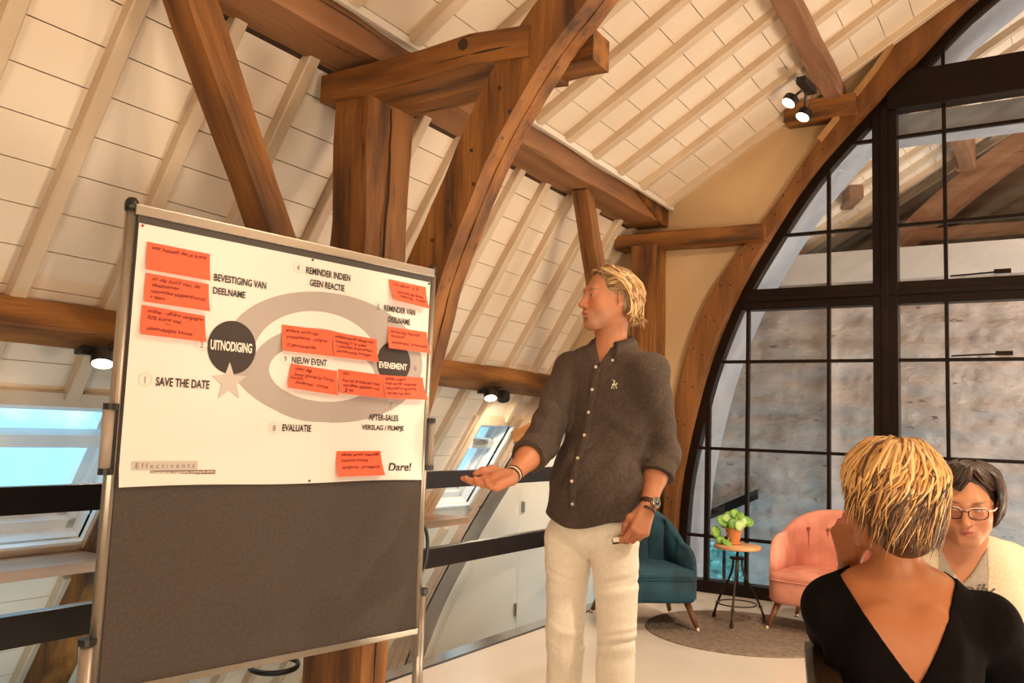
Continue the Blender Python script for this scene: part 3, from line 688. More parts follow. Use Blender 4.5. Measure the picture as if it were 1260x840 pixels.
for s in (-0.014, 1.204):
    bm = bmesh.new(); lathe(bm, [(0, .02), (.012, .018), (.019, .008), (.021, -.004), (.019, -.022), (0, -.022)], 16, (s, .012, 1.925)); build('corner_cap', bm, M_BLACK, pb, smooth=True)
    q = -1 if s < 0 else 1; so = s + q * 0.022
    bm = bmesh.new(); tube(bm, [(so, .012, 0.05), (so, .012, 0.655)], 0.021, 14); leg = build('leg', bm, M_ALU, pb, smooth=True)
    bm = bmesh.new(); tube(bm, [(so, .012, 0.655), (so, .012, 0.672)], 0.026, 14); build('collar', bm, M_BLACK, leg, smooth=False)
    bm = bmesh.new(); bbox(bm, so - .02, so + .02, -0.27, 0.29, 0.025, 0.055); f = build('foot', bm, M_ALU, pb, bevel=.008)
    for yy in (-.25, .27):
        bm = bmesh.new(); tube(bm, [(so - .012, yy, .025), (so + .012, yy, .025)], .025, 14); build('caster', bm, M_BLACK, f)
    # clamp grip beside the tube
    sg = s + q * 0.022
    bm = bmesh.new(); tube(bm, [(sg, .0, 1.142), (sg, .0, 1.318)], 0.0165, 14); g = build('clamp_grip', bm, plain('grip_grey', (.36, .29, .24), .4), pb, smooth=True)
    for z0, z1 in ((1.128, 1.146), (1.314, 1.332)):
        bm = bmesh.new(); tube(bm, [(sg - q * .004, .0, z0), (sg - q * .004, .0, z1)], 0.021, 14); build('grip_cap', bm, M_BLACK, g)
    bm = bmesh.new(); bbox(bm, min(s, sg) - .004 + (q > 0) * .0, max(s, sg) - .012 * (q > 0) + .004, -.006, .02, 1.13, 1.33); build('clamp_plate', bm, M_BLACK, g)
# curved handle at the right of the board
bm = bmesh.new(); tube(bm, bez((1.216, .02, .92), (1.27, .02, .90), (1.27, .02, .76), (1.216, .02, .72), 12), .007, 8); build('curved_grip', bm, M_BLACK, pb, smooth=True)

def disc(bm, cx, cz, a, b, y, n=64, a0=0, a1=2 * math.pi):
    c = bm.verts.new((cx, y, cz)); vs = [bm.verts.new((cx + a * math.cos(a0 + (a1 - a0) * k / n), y, cz + b * math.sin(a0 + (a1 - a0) * k / n))) for k in range(n + 1)]
    for k in range(n): bm.faces.new((c, vs[k], vs[k + 1]))
def sheet(bm, s0, s1, z0, z1, y):
    bm.faces.new([bm.verts.new(p) for p in ((s0, y, z0), (s1, y, z0), (s1, y, z1), (s0, y, z1))])
def text_mesh(body, bold=0.0, shear=0.0, spacing=1.0, thick=0.0):
    cu = bpy.data.curves.new('t', 'FONT'); cu.body = body; cu.offset = bold; cu.shear = shear; cu.space_character = spacing; cu.extrude = thick; cu.resolution_u = 3
    o = bpy.data.objects.new('t', cu); COL.objects.link(o); bpy.context.view_layer.update()
    me = bpy.data.meshes.new_from_object(o.evaluated_get(bpy.context.evaluated_depsgraph_get()))
    bpy.data.objects.remove(o); return me
def fit_text(name, body, s0, s1, z0, z1, m, parent, y, bold=0.0, shear=0.0, spacing=1.0):
    me = text_mesh(body, bold, shear, spacing); n = len(me.vertices); co = np.empty(n * 3); me.vertices.foreach_get('co', co); co = co.reshape(-1, 3)
    lo, hi = co.min(0), co.max(0); out = np.zeros_like(co)
    out[:, 0] = s0 + (co[:, 0] - lo[0]) / (hi[0] - lo[0]) * (s1 - s0); out[:, 2] = z0 + (co[:, 1] - lo[1]) / (hi[1] - lo[1]) * (z1 - z0); out[:, 1] = y
    me.vertices.foreach_set('co', out.ravel()); me.update(); me.name = name
    return new_mesh_obj(name, me, m, parent)
ps = board_empty('poster', 0, 0, 'large white printed poster pinned over the upper part of the pinboard', 'poster', y=-.004)
bm = bmesh.new(); NX, NZ = 24, 16
g = [[None] * (NZ + 1) for _ in range(NX + 1)]
for i in range(NX + 1):
    for j in range(NZ + 1):
        s = 0.004 + 1.178 * i / NX; z = 1.094 + .775 * j / NZ + (0.0 if j else -.002 + .003 * math.sin(i * .4))
        yy = -0.0015 - (0.010 * max(0, (1.16 - z) / .07) ** 2 * (0.6 + .4 * math.sin(i * .35 + 1)) if z < 1.16 else 0)
        g[i][j] = bm.verts.new((s, yy, z))
for i in range(NX):
    for j in range(NZ): bm.faces.new((g[i][j], g[i + 1][j], g[i + 1][j + 1], g[i][j + 1]))
build('paper', bm, M_PAPER, ps, smooth=True)
Yp = -0.0022
bm = bmesh.new(); disc(bm, .735, 1.53, .425, .23, Yp); build('printed_ring', bm, M_GREYPRINT, ps)
bm = bmesh.new(); disc(bm, .68, 1.512, .268, .175, Yp - .0003); build('printed_ring', bm, M_PAPER, ps)
bm = bmesh.new(); disc(bm, .68, 1.464, .276, .164, Yp - .0006); build('printed_ring', bm, M_GREYPRINT, ps)
bm = bmesh.new(); disc(bm, .70, 1.472, .225, .100, Yp - .0009); build('printed_ring', bm, M_PAPER, ps)
for cx, cz, a, b in ((.335, 1.528, .086, .086), (1.013, 1.535, .083, .052)):
    bm = bmesh.new(); disc(bm, cx, cz, a, b if b > .08 else .080, Yp - .0012); build('printed_disc', bm, M_INK, ps)
bm = bmesh.new(); c = bm.verts.new((.333, Yp - .0018, 1.417)); vs = []
for k in range(10):
    a = math.pi / 2 + k * math.pi / 5 + .05; r = .064 if k % 2 == 0 else .027; vs.append(bm.verts.new((.333 + r * math.cos(a), Yp - .0018, 1.417 + r * math.sin(a))))
for k in range(10): bm.faces.new((c, vs[k], vs[(k + 1) % 10]))
build('printed_star', bm, M_LGREY, ps)
M_WPRINT = plain('white_print', (0.84, 0.79, 0.72), 0.5)
YL = Yp - .0022
for t_, s0, s1, z0, z1, bo in (('BEVESTIGING VAN', .255, .443, 1.733, 1.757, .012), ('DEELNAME', .254, .369, 1.692, 1.714, .012),
        ('REMINDER INDIEN', .596, .787, 1.812, 1.836, .012), ('GEEN REACTIE', .614, .764, 1.771, 1.795, .012), ('REMINDER VAN', .951, 1.108, 1.726, 1.749, .012),
        ('DEELNAME', .973, 1.084, 1.686, 1.708, .012), ('SAVE THE DATE', .092, .265, 1.390, 1.417, .012), ('NIEUW EVENT', .561, .705, 1.496, 1.519, .012),
        ('EVALUATIE', .540, .656, 1.265, 1.289, .012), ('AFTER-SALES', .905, 1.049, 1.314, 1.337, .012), ('VERSLAG / FILMPJE', .876, 1.078, 1.273, 1.297, .012)):
    fit_text('printed_lettering', t_, s0, s1, z0, z1, M_INK, ps, YL, bo + .012)
fit_text('printed_lettering', 'UITNODIGING', .259, .406, 1.515, 1.547, M_WPRINT, ps, YL, .03)
fit_text('printed_lettering', 'EVENEMENT', .941, 1.079, 1.510, 1.534, M_WPRINT, ps, YL, .03)
fit_text('printed_lettering', 'Dare!', 1.011, 1.126, 1.126, 1.158, M_INK, ps, YL, .025, .15)
for t_, s, z in (('1', .059, 1.406), ('2', .230, 1.527), ('4', .563, 1.827), ('5', .924, 1.736), ('6', 1.122, 1.522), ('7', 1.008, 1.372), ('8', .509, 1.275), ('9', .535, 1.508)):
    bm = bmesh.new(); n = 28
    va = [bm.verts.new((s + .020 * math.cos(2 * math.pi * k / n), YL, z + .020 * math.sin(2 * math.pi * k / n))) for k in range(n)]
    vb = [bm.verts.new((s + .0185 * math.cos(2 * math.pi * k / n), YL, z + .0185 * math.sin(2 * math.pi * k / n))) for k in range(n)]
    for k in range(n): bm.faces.new((va[k], va[(k + 1) % n], vb[(k + 1) % n], vb[k]))
    build('number_ring', bm, M_LGREY, ps)
    fit_text('printed_number', t_, s - (.0012 if t_ == '1' else .006), s + (.0012 if t_ == '1' else .006), z - .010, z + .010, plain('number_print', (.22, .16, .13), .5), ps, YL)
bm = bmesh.new(); sheet(bm, .039, .245, 1.140, 1.166, YL + .0004); build('logo_bar', bm, M_LGREY, ps)
fit_text('printed_lettering', 'Effectivents', .051, .235, 1.146, 1.161, plain('logo_print', (.20, .12, .10), .5), ps, YL, .0, 0, 1.6)
bm = bmesh.new(); sheet(bm, .096, .306, 1.126, 1.139, YL + .0002); build('logo_bar', bm, plain('logo_strip', (.22, .14, .12), .5), ps)
fit_text('printed_lettering', 'Evenementen organisatie, training & advies', .100, .302, 1.1285, 1.1375, M_WPRINT, ps, YL, .01)
for s, z in ((.014, 1.862), (.62, 1.863), (.012, 1.100), (.66, 1.098), (1.172, 1.862)):
    o = board_empty('drawing_pin', s, z, {(.014, 1.862): 'small red drawing pin at the top left corner of the poster', (.62, 1.863): 'small dark drawing pin at the top middle of the poster',
        (.012, 1.100): 'small dark drawing pin at the bottom left corner of the poster', (.66, 1.098): 'small dark drawing pin at the bottom middle of the poster', (1.172, 1.862): 'small dark drawing pin at the top right corner of the poster'}[(s, z)], 'pin', 'drawing pins of the poster', y=-.008)
    bm = bmesh.new(); tube(bm, [(0, 0, 0), (0, -.004, 0)], [.004, .0035], 10); build('pin_head', bm, plain('pin_red', (.5, .03, .03), .3) if s == .014 else M_INK, o)
    bm = bmesh.new(); tube(bm, [(0, 0, 0), (0, .006, 0)], [.0008, .0004], 6); build('pin_point', bm, M_ALU, o)

def note(corners, lines, label, curl=0.012, lift=.002):
    # corners TL TR BR BL as (s, z); the lower edge lifts off the paper
    tl_, tr_, br_, bl_ = corners; cs = sum(c[0] for c in corners) / 4; cz = sum(c[1] for c in corners) / 4
    o = board_empty('sticky_note', cs, cz, label, 'note', 'red notes on the poster', y=-.0068 - lift)
    bm = bmesh.new(); n = 8; G = []
    def P(u, v):
        a = np.array(tl_) * (1 - u) + np.array(tr_) * u; b = np.array(bl_) * (1 - u) + np.array(br_) * u; p = a * (1 - v) + b * v
        return (p[0] - cs, -curl * v * v - .002 * math.sin(u * 3.1) * v, p[1] - cz)
    for i in range(n + 1): G.append([bm.verts.new(P(i / n, j / n)) for j in range(n + 1)])
    for i in range(n):
        for j in range(n): bm.faces.new((G[i][j], G[i][j + 1], G[i + 1][j + 1], G[i + 1][j]))
    pp = build('paper', bm, M_NOTE, o, smooth=True)
    w_ = tr_[0] - tl_[0]; h_ = tl_[1] - bl_[1]
    rr = random.Random(len(label))
    for body, u0, u1, v in lines:
        me = text_mesh(body, 0.014, 0.35, .95); k = len(me.vertices); co = np.empty(k * 3); me.vertices.foreach_get('co', co); co = co.reshape(-1, 3); lo, hi = co.min(0), co.max(0)
        x = (co[:, 0] - lo[0]) / (hi[0] - lo[0]) * (u1 - u0) + u0; yv = v - co[:, 1] * (0.0125 / h_) / 0.72 + .02 * np.sin(x * 17 + v * 9) * .6
        out = np.array([P(min(max(a, 0), 1), min(max(b, 0), 1)) for a, b in zip(x, yv)]); out[:, 1] -= .0007
        me.vertices.foreach_set('co', out.ravel()); me.name = 'handwriting'; new_mesh_obj('handwriting', me, M_PEN, o)
    return o
note([(0.031, 1.817), (0.235, 1.815), (0.236, 1.729), (0.03, 1.731)], [('wat bepaalt dat je komt', .08, .95, .24)], 'red note in the top left corner with one written line')
note([(0.035, 1.723), (0.238, 1.719), (0.242, 1.633), (0.032, 1.635)], [('in de huid van de', .1, .86, .22), ('deelnemer -', .1, .58, .42), ('nieuwjaarsbijeenkomst', .08, .95, .64), ('+ team', .08, .30, .86)], 'red note second from top at the left edge, four written lines')
note([(0.031, 1.626), (0.233, 1.618), (0.238, 1.535), (0.028, 1.538)], [('online - off-line campagne', .09, .97, .22), ('50% komt niet', .08, .62, .44), ('-', .35, .45, .58), ('uiteindelijke keuze', .08, .78, .82)], 'lowest red note of the left column above the word Save')
note([(0.513, 1.623), (0.72, 1.624), (0.722, 1.532), (0.514, 1.534)], [('andere vorm van', .07, .72, .25), ('presenteren  congres', .08, .9, .48), ('10 genomineerden', .08, .66, .80)], 'left one of the two joined red notes above Nieuw Event')
note([(0.723, 1.622), (0.924, 1.614), (0.926, 1.53), (0.724, 1.532)], [('veelgenoemde ideeen hoe', .05, .92, .22), ('meeting in te vullen', .06, .75, .42), ('+ enthousiast & kenmerkend -', .06, .92, .60), ('vernieuwing brengen', .06, .84, .80)], 'right one of the two joined red notes above Nieuw Event', .016)
note([(0.974, 1.669), (1.173, 1.668), (1.183, 1.585), (0.969, 1.586)], [('lancering kapittel', .06, .82, .26), ('donatie', .07, .42, .46), ('evenement!  presentatie', .08, .95, .76)], 'red note at the right edge directly above the dark Evenement disc', .018)
note([(0.557, 1.495), (0.752, 1.483), (0.75, 1.396), (0.542, 1.411)], [('open dag', .1, .46, .22), ('beter gevoel by Fontys', .1, .94, .46), ('komma', .03, .28, .60), ('studenten - succes', .12, .8, .78)], 'slightly crooked red note directly below the words Nieuw Event', .018)
note([(0.755, 1.491), (0.96, 1.484), (0.963, 1.397), (0.755, 1.404)], [('NAO', .1, .24, .22), ('hoe kan je iedereen mee/', .08, .94, .48), ('niet alleen uitpakken ook', .08, .9, .68), ('JJ uit', .09, .3, .88)], 'middle note of the lower red row, left of the After-Sales one', .022)
note([(0.96, 1.484), (1.162, 1.488), (1.173, 1.402), (0.963, 1.397)], [('laatste congres', .06, .56, .20), ('doel van het onderwijs', .05, .82, .40), ('educatief programma', .05, .78, .60), ('tot aan het eind', .05, .6, .82)], 'rightmost note of the lower red row under the dark Evenement disc', .026, .003)
note([(0.966, 1.849), (1.157, 1.846), (1.16, 1.758), (0.984, 1.768)], [('no show  ± %', .12, .8, .25), ('hoe komt dat? kosten', .14, .9, .58), ('catering   kosten', .18, .95, .76)], 'creased red note in the top right corner of the poster', .026)
note([(0.77, 1.2), (0.97, 1.202), (0.978, 1.114), (0.764, 1.111)], [('shared service vriendelijk', .1, .97, .20), ('customer journey', .1, .7, .42), ('klantgericht - procesgericht', .1, .94, .70)], 'lone red note at the bottom beside the word Dare', .024)
# ================================================================== cocktail chairs, rug, table, plant
def velvet(n, a, b): return mat(n, a, b, 5, rough=0.75, bump=0.06, bscale=9, sheen=0.25, lo=.4, hi=.62)
def cocktail_chair(name, loc, rz, label, mv, channels, W=0.62, D=0.60, HS=0.39, HT=0.74, buttons=False):
    o = empty(name, loc, rz, label, 'chair')
    hw, hd = W / 2, D / 2
    def plan(a, gx=1.0, gy=1.0):            # superellipse plan, a=0 at the back, +-pi at the front
        c, s = math.cos(a), math.sin(a); p = 0.5 if c > 0 else 0.32
        return (hw * gx * math.copysign(abs(s) ** (p * 1.35 if c > 0 else p), s), hd * gy * math.copysign(abs(c) ** p if c < 0 else abs(c) ** .75, c))
    n = 64
    def ringstack(prof):
        bm = bmesh.new(); R = []
        for z, g in prof: R.append([bm.verts.new((*plan(-math.pi + 2 * math.pi * k / n, g, g), z)) for k in range(n)])
        for a, b in zip(R, R[1:]):
            for k in range(n): bm.faces.new((a[k], a[(k + 1) % n], b[(k + 1) % n], b[k]))
        bm.faces.new(R[-1]); bm.faces.new(list(reversed(R[0]))); return bm
    auto_smooth(build('seat_base', ringstack([(.185, .94), (.19, .97), (.21, 1.0), (HS - .055, 1.0), (HS - .05, .985)]), mv, o), 50)
    auto_smooth(build('seat_cushion', ringstack([(HS - .052, .985), (HS - .045, 1.012), (HS - .02, 1.015), (HS - .004, .99), (HS + .006, .90), (HS + .012, .6), (HS + .014, .2)]), mv, o), 50)
    bm = bmesh.new(); tube(bm, [(*plan(-math.pi + 2 * math.pi * k / n, 1.012, 1.012), HS - .05) for k in range(n + 1)], .006, 6, caps=False); build('piping', bm, mv, o, smooth=True)
    # wrapped back
    bm = bmesh.new(); m = 168; A = math.radians(118); secs = []
    for i in range(m + 1):
        t = -1 + 2 * i / m; a = t * A
        hgt = (HT - HS) * max(0.02, math.cos(t * math.pi / 2)) ** (0.95 if channels == 7 else 0.5)
        th = .075 * (0.45 + .55 * max(0, math.cos(t * math.pi / 2)) ** .5)
        grv = 0.0
        if channels:
            u = (t * channels / 2) % 1.0; grv = (0.034 if channels == 7 else .014) * (1 - abs(math.sin(math.pi * (u + .5))) ** .5) if abs(t) < .8 else 0
        px_, py_ = plan(a); L_ = math.hypot(px_, py_); ux, uy = px_ / L_, py_ / L_
        sec = []
        lean = .07
        K = 8
        for j in range(K + 1):               # inner face going up
            v = j / K; zz = HS - .03 + (hgt + .03) * v; sh = lean * v * max(0, math.cos(a))
            puff = .018 * math.sin(math.pi * v) * (1 - .0)
            r = L_ - th - puff + grv * (0.3 + .7 * v); sec.append((ux * r, uy * r + sh, zz))
        for j in range(1, 4):                # rolled top
            b_ = math.pi * j / 4; sh = lean * max(0, math.cos(a)); r = L_ - th / 2 - math.cos(b_) * th / 2
            sec.append((ux * r, uy * r + sh, HS + hgt + math.sin(b_) * th * .42))
        for j in range(K + 1):
            v = 1 - j / K; zz = .20 + (HS + hgt - .20) * v; sh = lean * v * max(0, math.cos(a)); r = L_ + .004
            sec.append((ux * r, uy * r + sh, zz))
        secs.append([bm.verts.new(p) for p in sec])
    for a, b in zip(secs, secs[1:]):
        for k in range(len(a) - 1): bm.faces.new((a[k], a[k + 1], b[k + 1], b[k]))
        bm.faces.new((a[-1], a[0], b[0], b[-1]))
    bm.faces.new(secs[0]); bm.faces.new(list(reversed(secs[-1])))
    bk = build('backrest', bm, mv, o, smooth=True)
    if buttons:
        for t in (-.42, -.14, .14, .42):
            a = t * A; px_, py_ = plan(a); L_ = math.hypot(px_, py_); ux, uy = px_ / L_, py_ / L_; zz = HS + .27; r = L_ - .098
            bm = bmesh.new(); c = Vector((ux * r, uy * r + .05 * math.cos(a), zz)); nn = Vector((-ux, -uy, 0))
            tube(bm, [c - nn * .012, c + nn * .001, c + nn * .004], [.012, .011, .004], 10); build('button', bm, M_BTN, bk, smooth=True)
            bm = bmesh.new(); c1 = c - nn * .004; tube(bm, [c1 + Vector((0, 0, -.012)), c1 + Vector((0, -.006 * 0, -.09)), c1 + Vector((0, .0, -.19)) ], [.005, .003, .001], 6); build('tuft_crease', bm, M_BTN, bk, smooth=True)
    for sx_, sy_ in ((-1, -1), (1, -1), (-1, 1), (1, 1)):
        x0, y0 = sx_ * (hw - .075), sy_ * (hd - .075); x1, y1 = sx_ * (hw - .012), sy_ * (hd - .005)
        bm = bmesh.new(); top = Vector((x0, y0, .19)); bot = Vector((x1, y1, 0)); q = top.lerp(bot, .86)
        tube(bm, [top, q], [.024, .0145], 12); leg = build('leg', bm, M_LEG, o, smooth=True)
        bm = bmesh.new(); tube(bm, [q, bot], [.0150, .012], 12); build('brass_tip', bm, M_BRASS, leg, smooth=True)
    return o
M_LEG = mat('walnut_leg', (0.11, 0.035, 0.014), (0.20, 0.07, 0.03), 4, (4, 4, .6), 0.35)
M_BRASS = plain('brass', (0.75, 0.55, 0.35), 0.3, 0.9)
M_BTN = plain('deep_pink_button', (0.35, 0.08, 0.045), 0.7)
M_TEAL = velvet('teal_velvet', (0.002, 0.026, 0.046), (0.004, 0.058, 0.092))
M_PINK = velvet('pink_velvet', (0.52, 0.19, 0.13), (0.70, 0.29, 0.21))
w_ax = Vector((math.cos(math.radians(40)), math.sin(math.radians(40)), 0)); d_ax = Vector((-w_ax.y, w_ax.x, 0))
tc_ = Vector((-2.02, 5.70, 0)) - w_ax * .30 + d_ax * .295
cocktail_chair('cocktail_chair', tc_, math.radians(40), 'teal velvet cocktail chair with channelled round back behind the man', M_TEAL, 7)
cocktail_chair('cocktail_chair', (-1.30, 6.36, 0), math.radians(-5), 'salmon pink velvet cocktail chair with buttoned back by the window', M_PINK, 4, W=0.74, D=0.62, HT=.77, buttons=True)
# braided round rug
bm = bmesh.new(); prof = [(0, .004)]; nr = 30
for k in range(nr):
    r0 = .655 * k / nr; r1 = .655 * (k + 1) / nr; prof += [(r0 + .003, .006), ((r0 + r1) / 2, .012), (r1 - .001, .006)]
prof += [(.657, .001), (.656, 0)]
lathe(bm, prof, 96)
rug = build('rug', bm, mat('grey_braid', (0.17, 0.125, 0.095), (0.27, 0.205, 0.16), 30, rough=.95, bump=.4, bscale=120), smooth=True, loc=(-1.785, 5.915, 0.0)); tag(rug, 'round braided grey-brown rug under the small side table', 'rug')
# adjustable tripod stool used as side table
st = empty('side_table', (-1.90, 6.13, 0.012), 0.0, 'small round side table of pale wood on a black metal tripod', 'table')
M_IRON = plain('dark_iron', (0.05, 0.032, 0.022), 0.4, 0.7)
bm = bmesh.new(); lathe(bm, [(0, .505), (.15, .505), (.162, .51), (.165, .52), (.163, .53), (.155, .534), (0, .534)], 48); auto_smooth(build('table_top', bm, mat('oak_top', (0.52, 0.27, 0.11), (0.66, 0.38, 0.18), 3, (1, 7, 1), 0.42), st), 40)
bm = bmesh.new(); tube(bm, [(0, 0, .24), (0, 0, .505)], .011, 10); build('screw_spindle', bm, M_IRON, st, smooth=True)
bm = bmesh.new(); lathe(bm, [(0, .435), (.05, .435), (.055, .442), (.05, .45), (0, .45)], 24); build('hub', bm, M_IRON, st)
for k in range(3):
    a = math.radians((-82, 38, 158)[k]); d = Vector((math.cos(a), math.sin(a), 0))
    pts = bez(d * .035 + Vector((0, 0, .44)), d * .03 + Vector((0, 0, .28)), d * .13 + Vector((0, 0, .26)), d * .205 + Vector((0, 0, .02)), 14)
    bm = bmesh.new(); tube(bm, pts, .0085, 8); lg = build('leg', bm, M_IRON, st, smooth=True)
    bm = bmesh.new(); q = pts[-1]; tube(bm, [q + Vector((0, 0, -.018)), q + Vector((0, 0, .012)) - d * .004], .014, 10); build('foot', bm, M_IRON, lg)
    bm = bmesh.new(); q = pts[-3]; tube(bm, [q - Vector((0, 0, .008)), q + Vector((0, 0, .008))], .013, 8); build('collar', bm, M_IRON, lg)
bm = bmesh.new(); tube(bm, [(.135 * math.cos(a), .135 * math.sin(a), .13) for a in [2 * math.pi * k / 40 for k in range(41)]], .005, 6, caps=False); build('ring_brace', bm, M_IRON, st, smooth=True)
# pancake plant in a clay pot
PT = Vector((-1.93, 6.14, .546))
po = empty('potted_plant', PT, 0, 'leafy green pancake plant in a terracotta pot on the small table', 'plant')
M_CLAY = mat('terracotta', (0.50, 0.16, 0.05), (0.62, 0.23, 0.08), 6, rough=.75)
bm = bmesh.new(); lathe(bm, [(0, .012), (.040, .012), (.056, .095), (.061, .097), (.062, .118), (.056, .118), (.052, .10), (0, .10)], 32); auto_smooth(build('pot', bm, M_CLAY, po), 35)
bm = bmesh.new(); lathe(bm, [(0, 0), (.052, 0), (.060, .018), (.056, .018), (.050, .008), (0, .008)], 32); build('saucer', bm, M_CLAY, po, smooth=True)
bm = bmesh.new(); lathe(bm, [(0, .108), (.03, .107), (.052, .101)], 20); build('soil', bm, plain('soil', (.03, .018, .01), .95), po, smooth=True)
M_LEAF = mat('plant_leaf', (0.10, 0.24, 0.025), (0.22, 0.40, 0.05), 8, rough=.4); M_LEAFP = mat('plant_leaf_pale', (0.30, 0.46, 0.14), (0.42, 0.56, 0.22), 8, rough=.4)
R_ = Vector((.847, .531, 0)); F_ = Vector((.53, -.848, 0))    # rightwards and towards the seats
rn = random.Random(12)
LV = [(-.085, .165, .046, .3), (-.055, .185, .038, .2), (.0, .215, .034, .3), (.03, .205, .030, .5), (.075, .175, .043, .2), (.035, .16, .045, .6), (-.02, .15, .040, .7), (-.13, .085, .040, .3),
      (-.105, .035, .034, .5), (-.065, .022, .040, .8), (.10, .16, .040, .1), (-.035, .205, .030, -.2), (.06, .20, .033, -.4), (-.01, .18, .036, -.5), (.02, .135, .034, .9), (-.06, .14, .034, -.3)]
for i, (a, z, r, fr) in enumerate(LV):
    c = R_ * a + F_ * (fr * .08) + Vector((0, 0, z)); nrm = (F_ * (.75 + rn.uniform(-.3, .2)) + R_ * rn.uniform(-.5, .5) + Vector((0, 0, rn.uniform(.1, .9)))).normalized(); s_, u_ = frame_of(nrm)
    bm = bmesh.new(); cv = bm.verts.new(c - nrm * .004); ra = []
    for k in range(18):
        an = 2 * math.pi * k / 18; ra.append([bm.verts.new(c + (s_ * math.cos(an) + u_ * math.sin(an) * 1.08) * r * f + nrm * (.004 - .007 * f * f + .001 * math.sin(3 * an))) for f in (.5, .97)])
    for k in range(18):
        A_, B_ = ra[k], ra[(k + 1) % 18]; bm.faces.new((cv, A_[0], B_[0])); bm.faces.new((A_[0], A_[1], B_[1], B_[0]))
    lf = build('leaf', bm, M_LEAFP if i in (5, 1, 14) else M_LEAF, po, smooth=True)
    md = lf.modifiers.new('thick', 'SOLIDIFY'); md.thickness = .0015
    bm = bmesh.new(); st0 = Vector((rn.uniform(-.012, .012), rn.uniform(-.012, .012), .105)); tube(bm, bez(st0, st0 + Vector((0, 0, .05)), c * .6 + Vector((0, 0, .03)), c - nrm * .003, 8), .0018, 6); build('stalk', bm, M_LEAFP, lf, smooth=True)
# ================================================================== twin spotlights
M_LAMPB = plain('lamp_black', (0.015, 0.012, 0.010), 0.35)
M_LENS = plain('lit_lens', (1, .9, .75), .3, emit=(1.0, .80, .52), strength=14)
def twin_spot(loc, rz, label, heads, power, body=True, color=CREAM):
    o = empty('twin_spotlight', loc, rz, label, 'spotlight', 'black twin spotlights')
    bm = bmesh.new(); bbox(bm, -.035, .035, -.13, .13, -.055, 0); b = build('driver_box', bm, M_LAMPB, o, bevel=.006)
    for (p, d) in heads:
        p, d = Vector(p), Vector(d).normalized(); s_, u_ = frame_of(d)
        bm = bmesh.new(); tube(bm, [p - d * .03, p - d * .028, p + d * .022, p + d * .026], [.03, .056, .056, .052], 24); h = build('lamp_head', bm, M_LAMPB, o); auto_smooth(h, 40)
        bm = bmesh.new(); tube(bm, [p + d * .0262, p + d * .028], [.049, .047], 24); build('lens', bm, M_LENS, h)
        bm = bmesh.new(); tube(bm, [(0, 0, -.03), tuple(Vector((0, 0, -.03)).lerp(p, .5) + Vector((0, 0, .0))), tuple(p - d * .01)], .009, 8); build('yoke', bm, M_LAMPB, h, smooth=True)
        bm = bmesh.new(); tube(bm, bez((0.01, .03, -.03), (.06, .08, .03), tuple(p - d * .1 + Vector((0.03, 0, .02))), tuple(p - d * .03), 10), .003, 6); build('cable', bm, M_LAMPB, h, smooth=True)
        l_ = light('spot_lamp', 'SPOT', (0, 0, 0), power, color, None, .03, 100, .8); l_.parent = o; l_.location = p + d * .04; l_.rotation_euler = d.to_track_quat('-Z', 'Y').to_euler()
    return o
twin_spot((-1.49, 6.38, 3.955), math.radians(-5), 'black twin spotlight on the upper purlin near the window', [((-.13, .02, -.11), (-.35, -.45, -.85)), ((-.06, .12, -.20), (-.25, -.4, -.88))], 26)
twin_spot((-4.0, 2.55, 1.64), 0, 'black twin spotlight under the slim purlin left of the pinboard', [((.10, -.06, -.075), (.35, -.25, -.9)), ((.10, .12, -.075), (.35, .1, -.93))], 18)
twin_spot((-4.0, 6.05, 1.64), 0, 'black twin spotlight under the slim purlin between pinboard and man', [((.08, -.10, -.07), (.35, -.35, -.87)), ((.08, .10, -.07), (-.30, .62, -.72))], 60)
# oval steel ring lying on the sloping boards beneath the pinboard
# hedge behind the opening in the far wall
rn = random.Random(77); bm = bmesh.new()
for k in range(2600):
    c = Vector((rn.uniform(-6.2, -3.6), rn.uniform(12.4, 13.4), rn.uniform(-3.0, -.25))); s_, u_ = frame_of(Vector((rn.uniform(-1, 1), rn.uniform(-1, .2), rn.uniform(-1, 1)))); r = rn.uniform(.04, .08)
    bm.faces.new([bm.verts.new(c + s_ * r * a + u_ * r * .6 * b) for a, b in ((-1, 0), (0, -1), (1, 0), (0, 1))])
hd = build('hedge', bm, mat('hedge_leaf', (0.30, 0.62, 0.50), (0.50, 0.80, 0.66), 3, rough=.6)); tag(hd, 'green hedge glimpsed through the low opening outside the window', 'hedge', kind='stuff')
tag(box('garden_wall', -9, 1, 13.6, 13.8, -3.0, -.4, mat('pale_render', (0.6, 0.66, 0.68), (0.7, 0.75, 0.76), 2, rough=.8)), 'pale garden wall behind the hedge outside', 'wall')
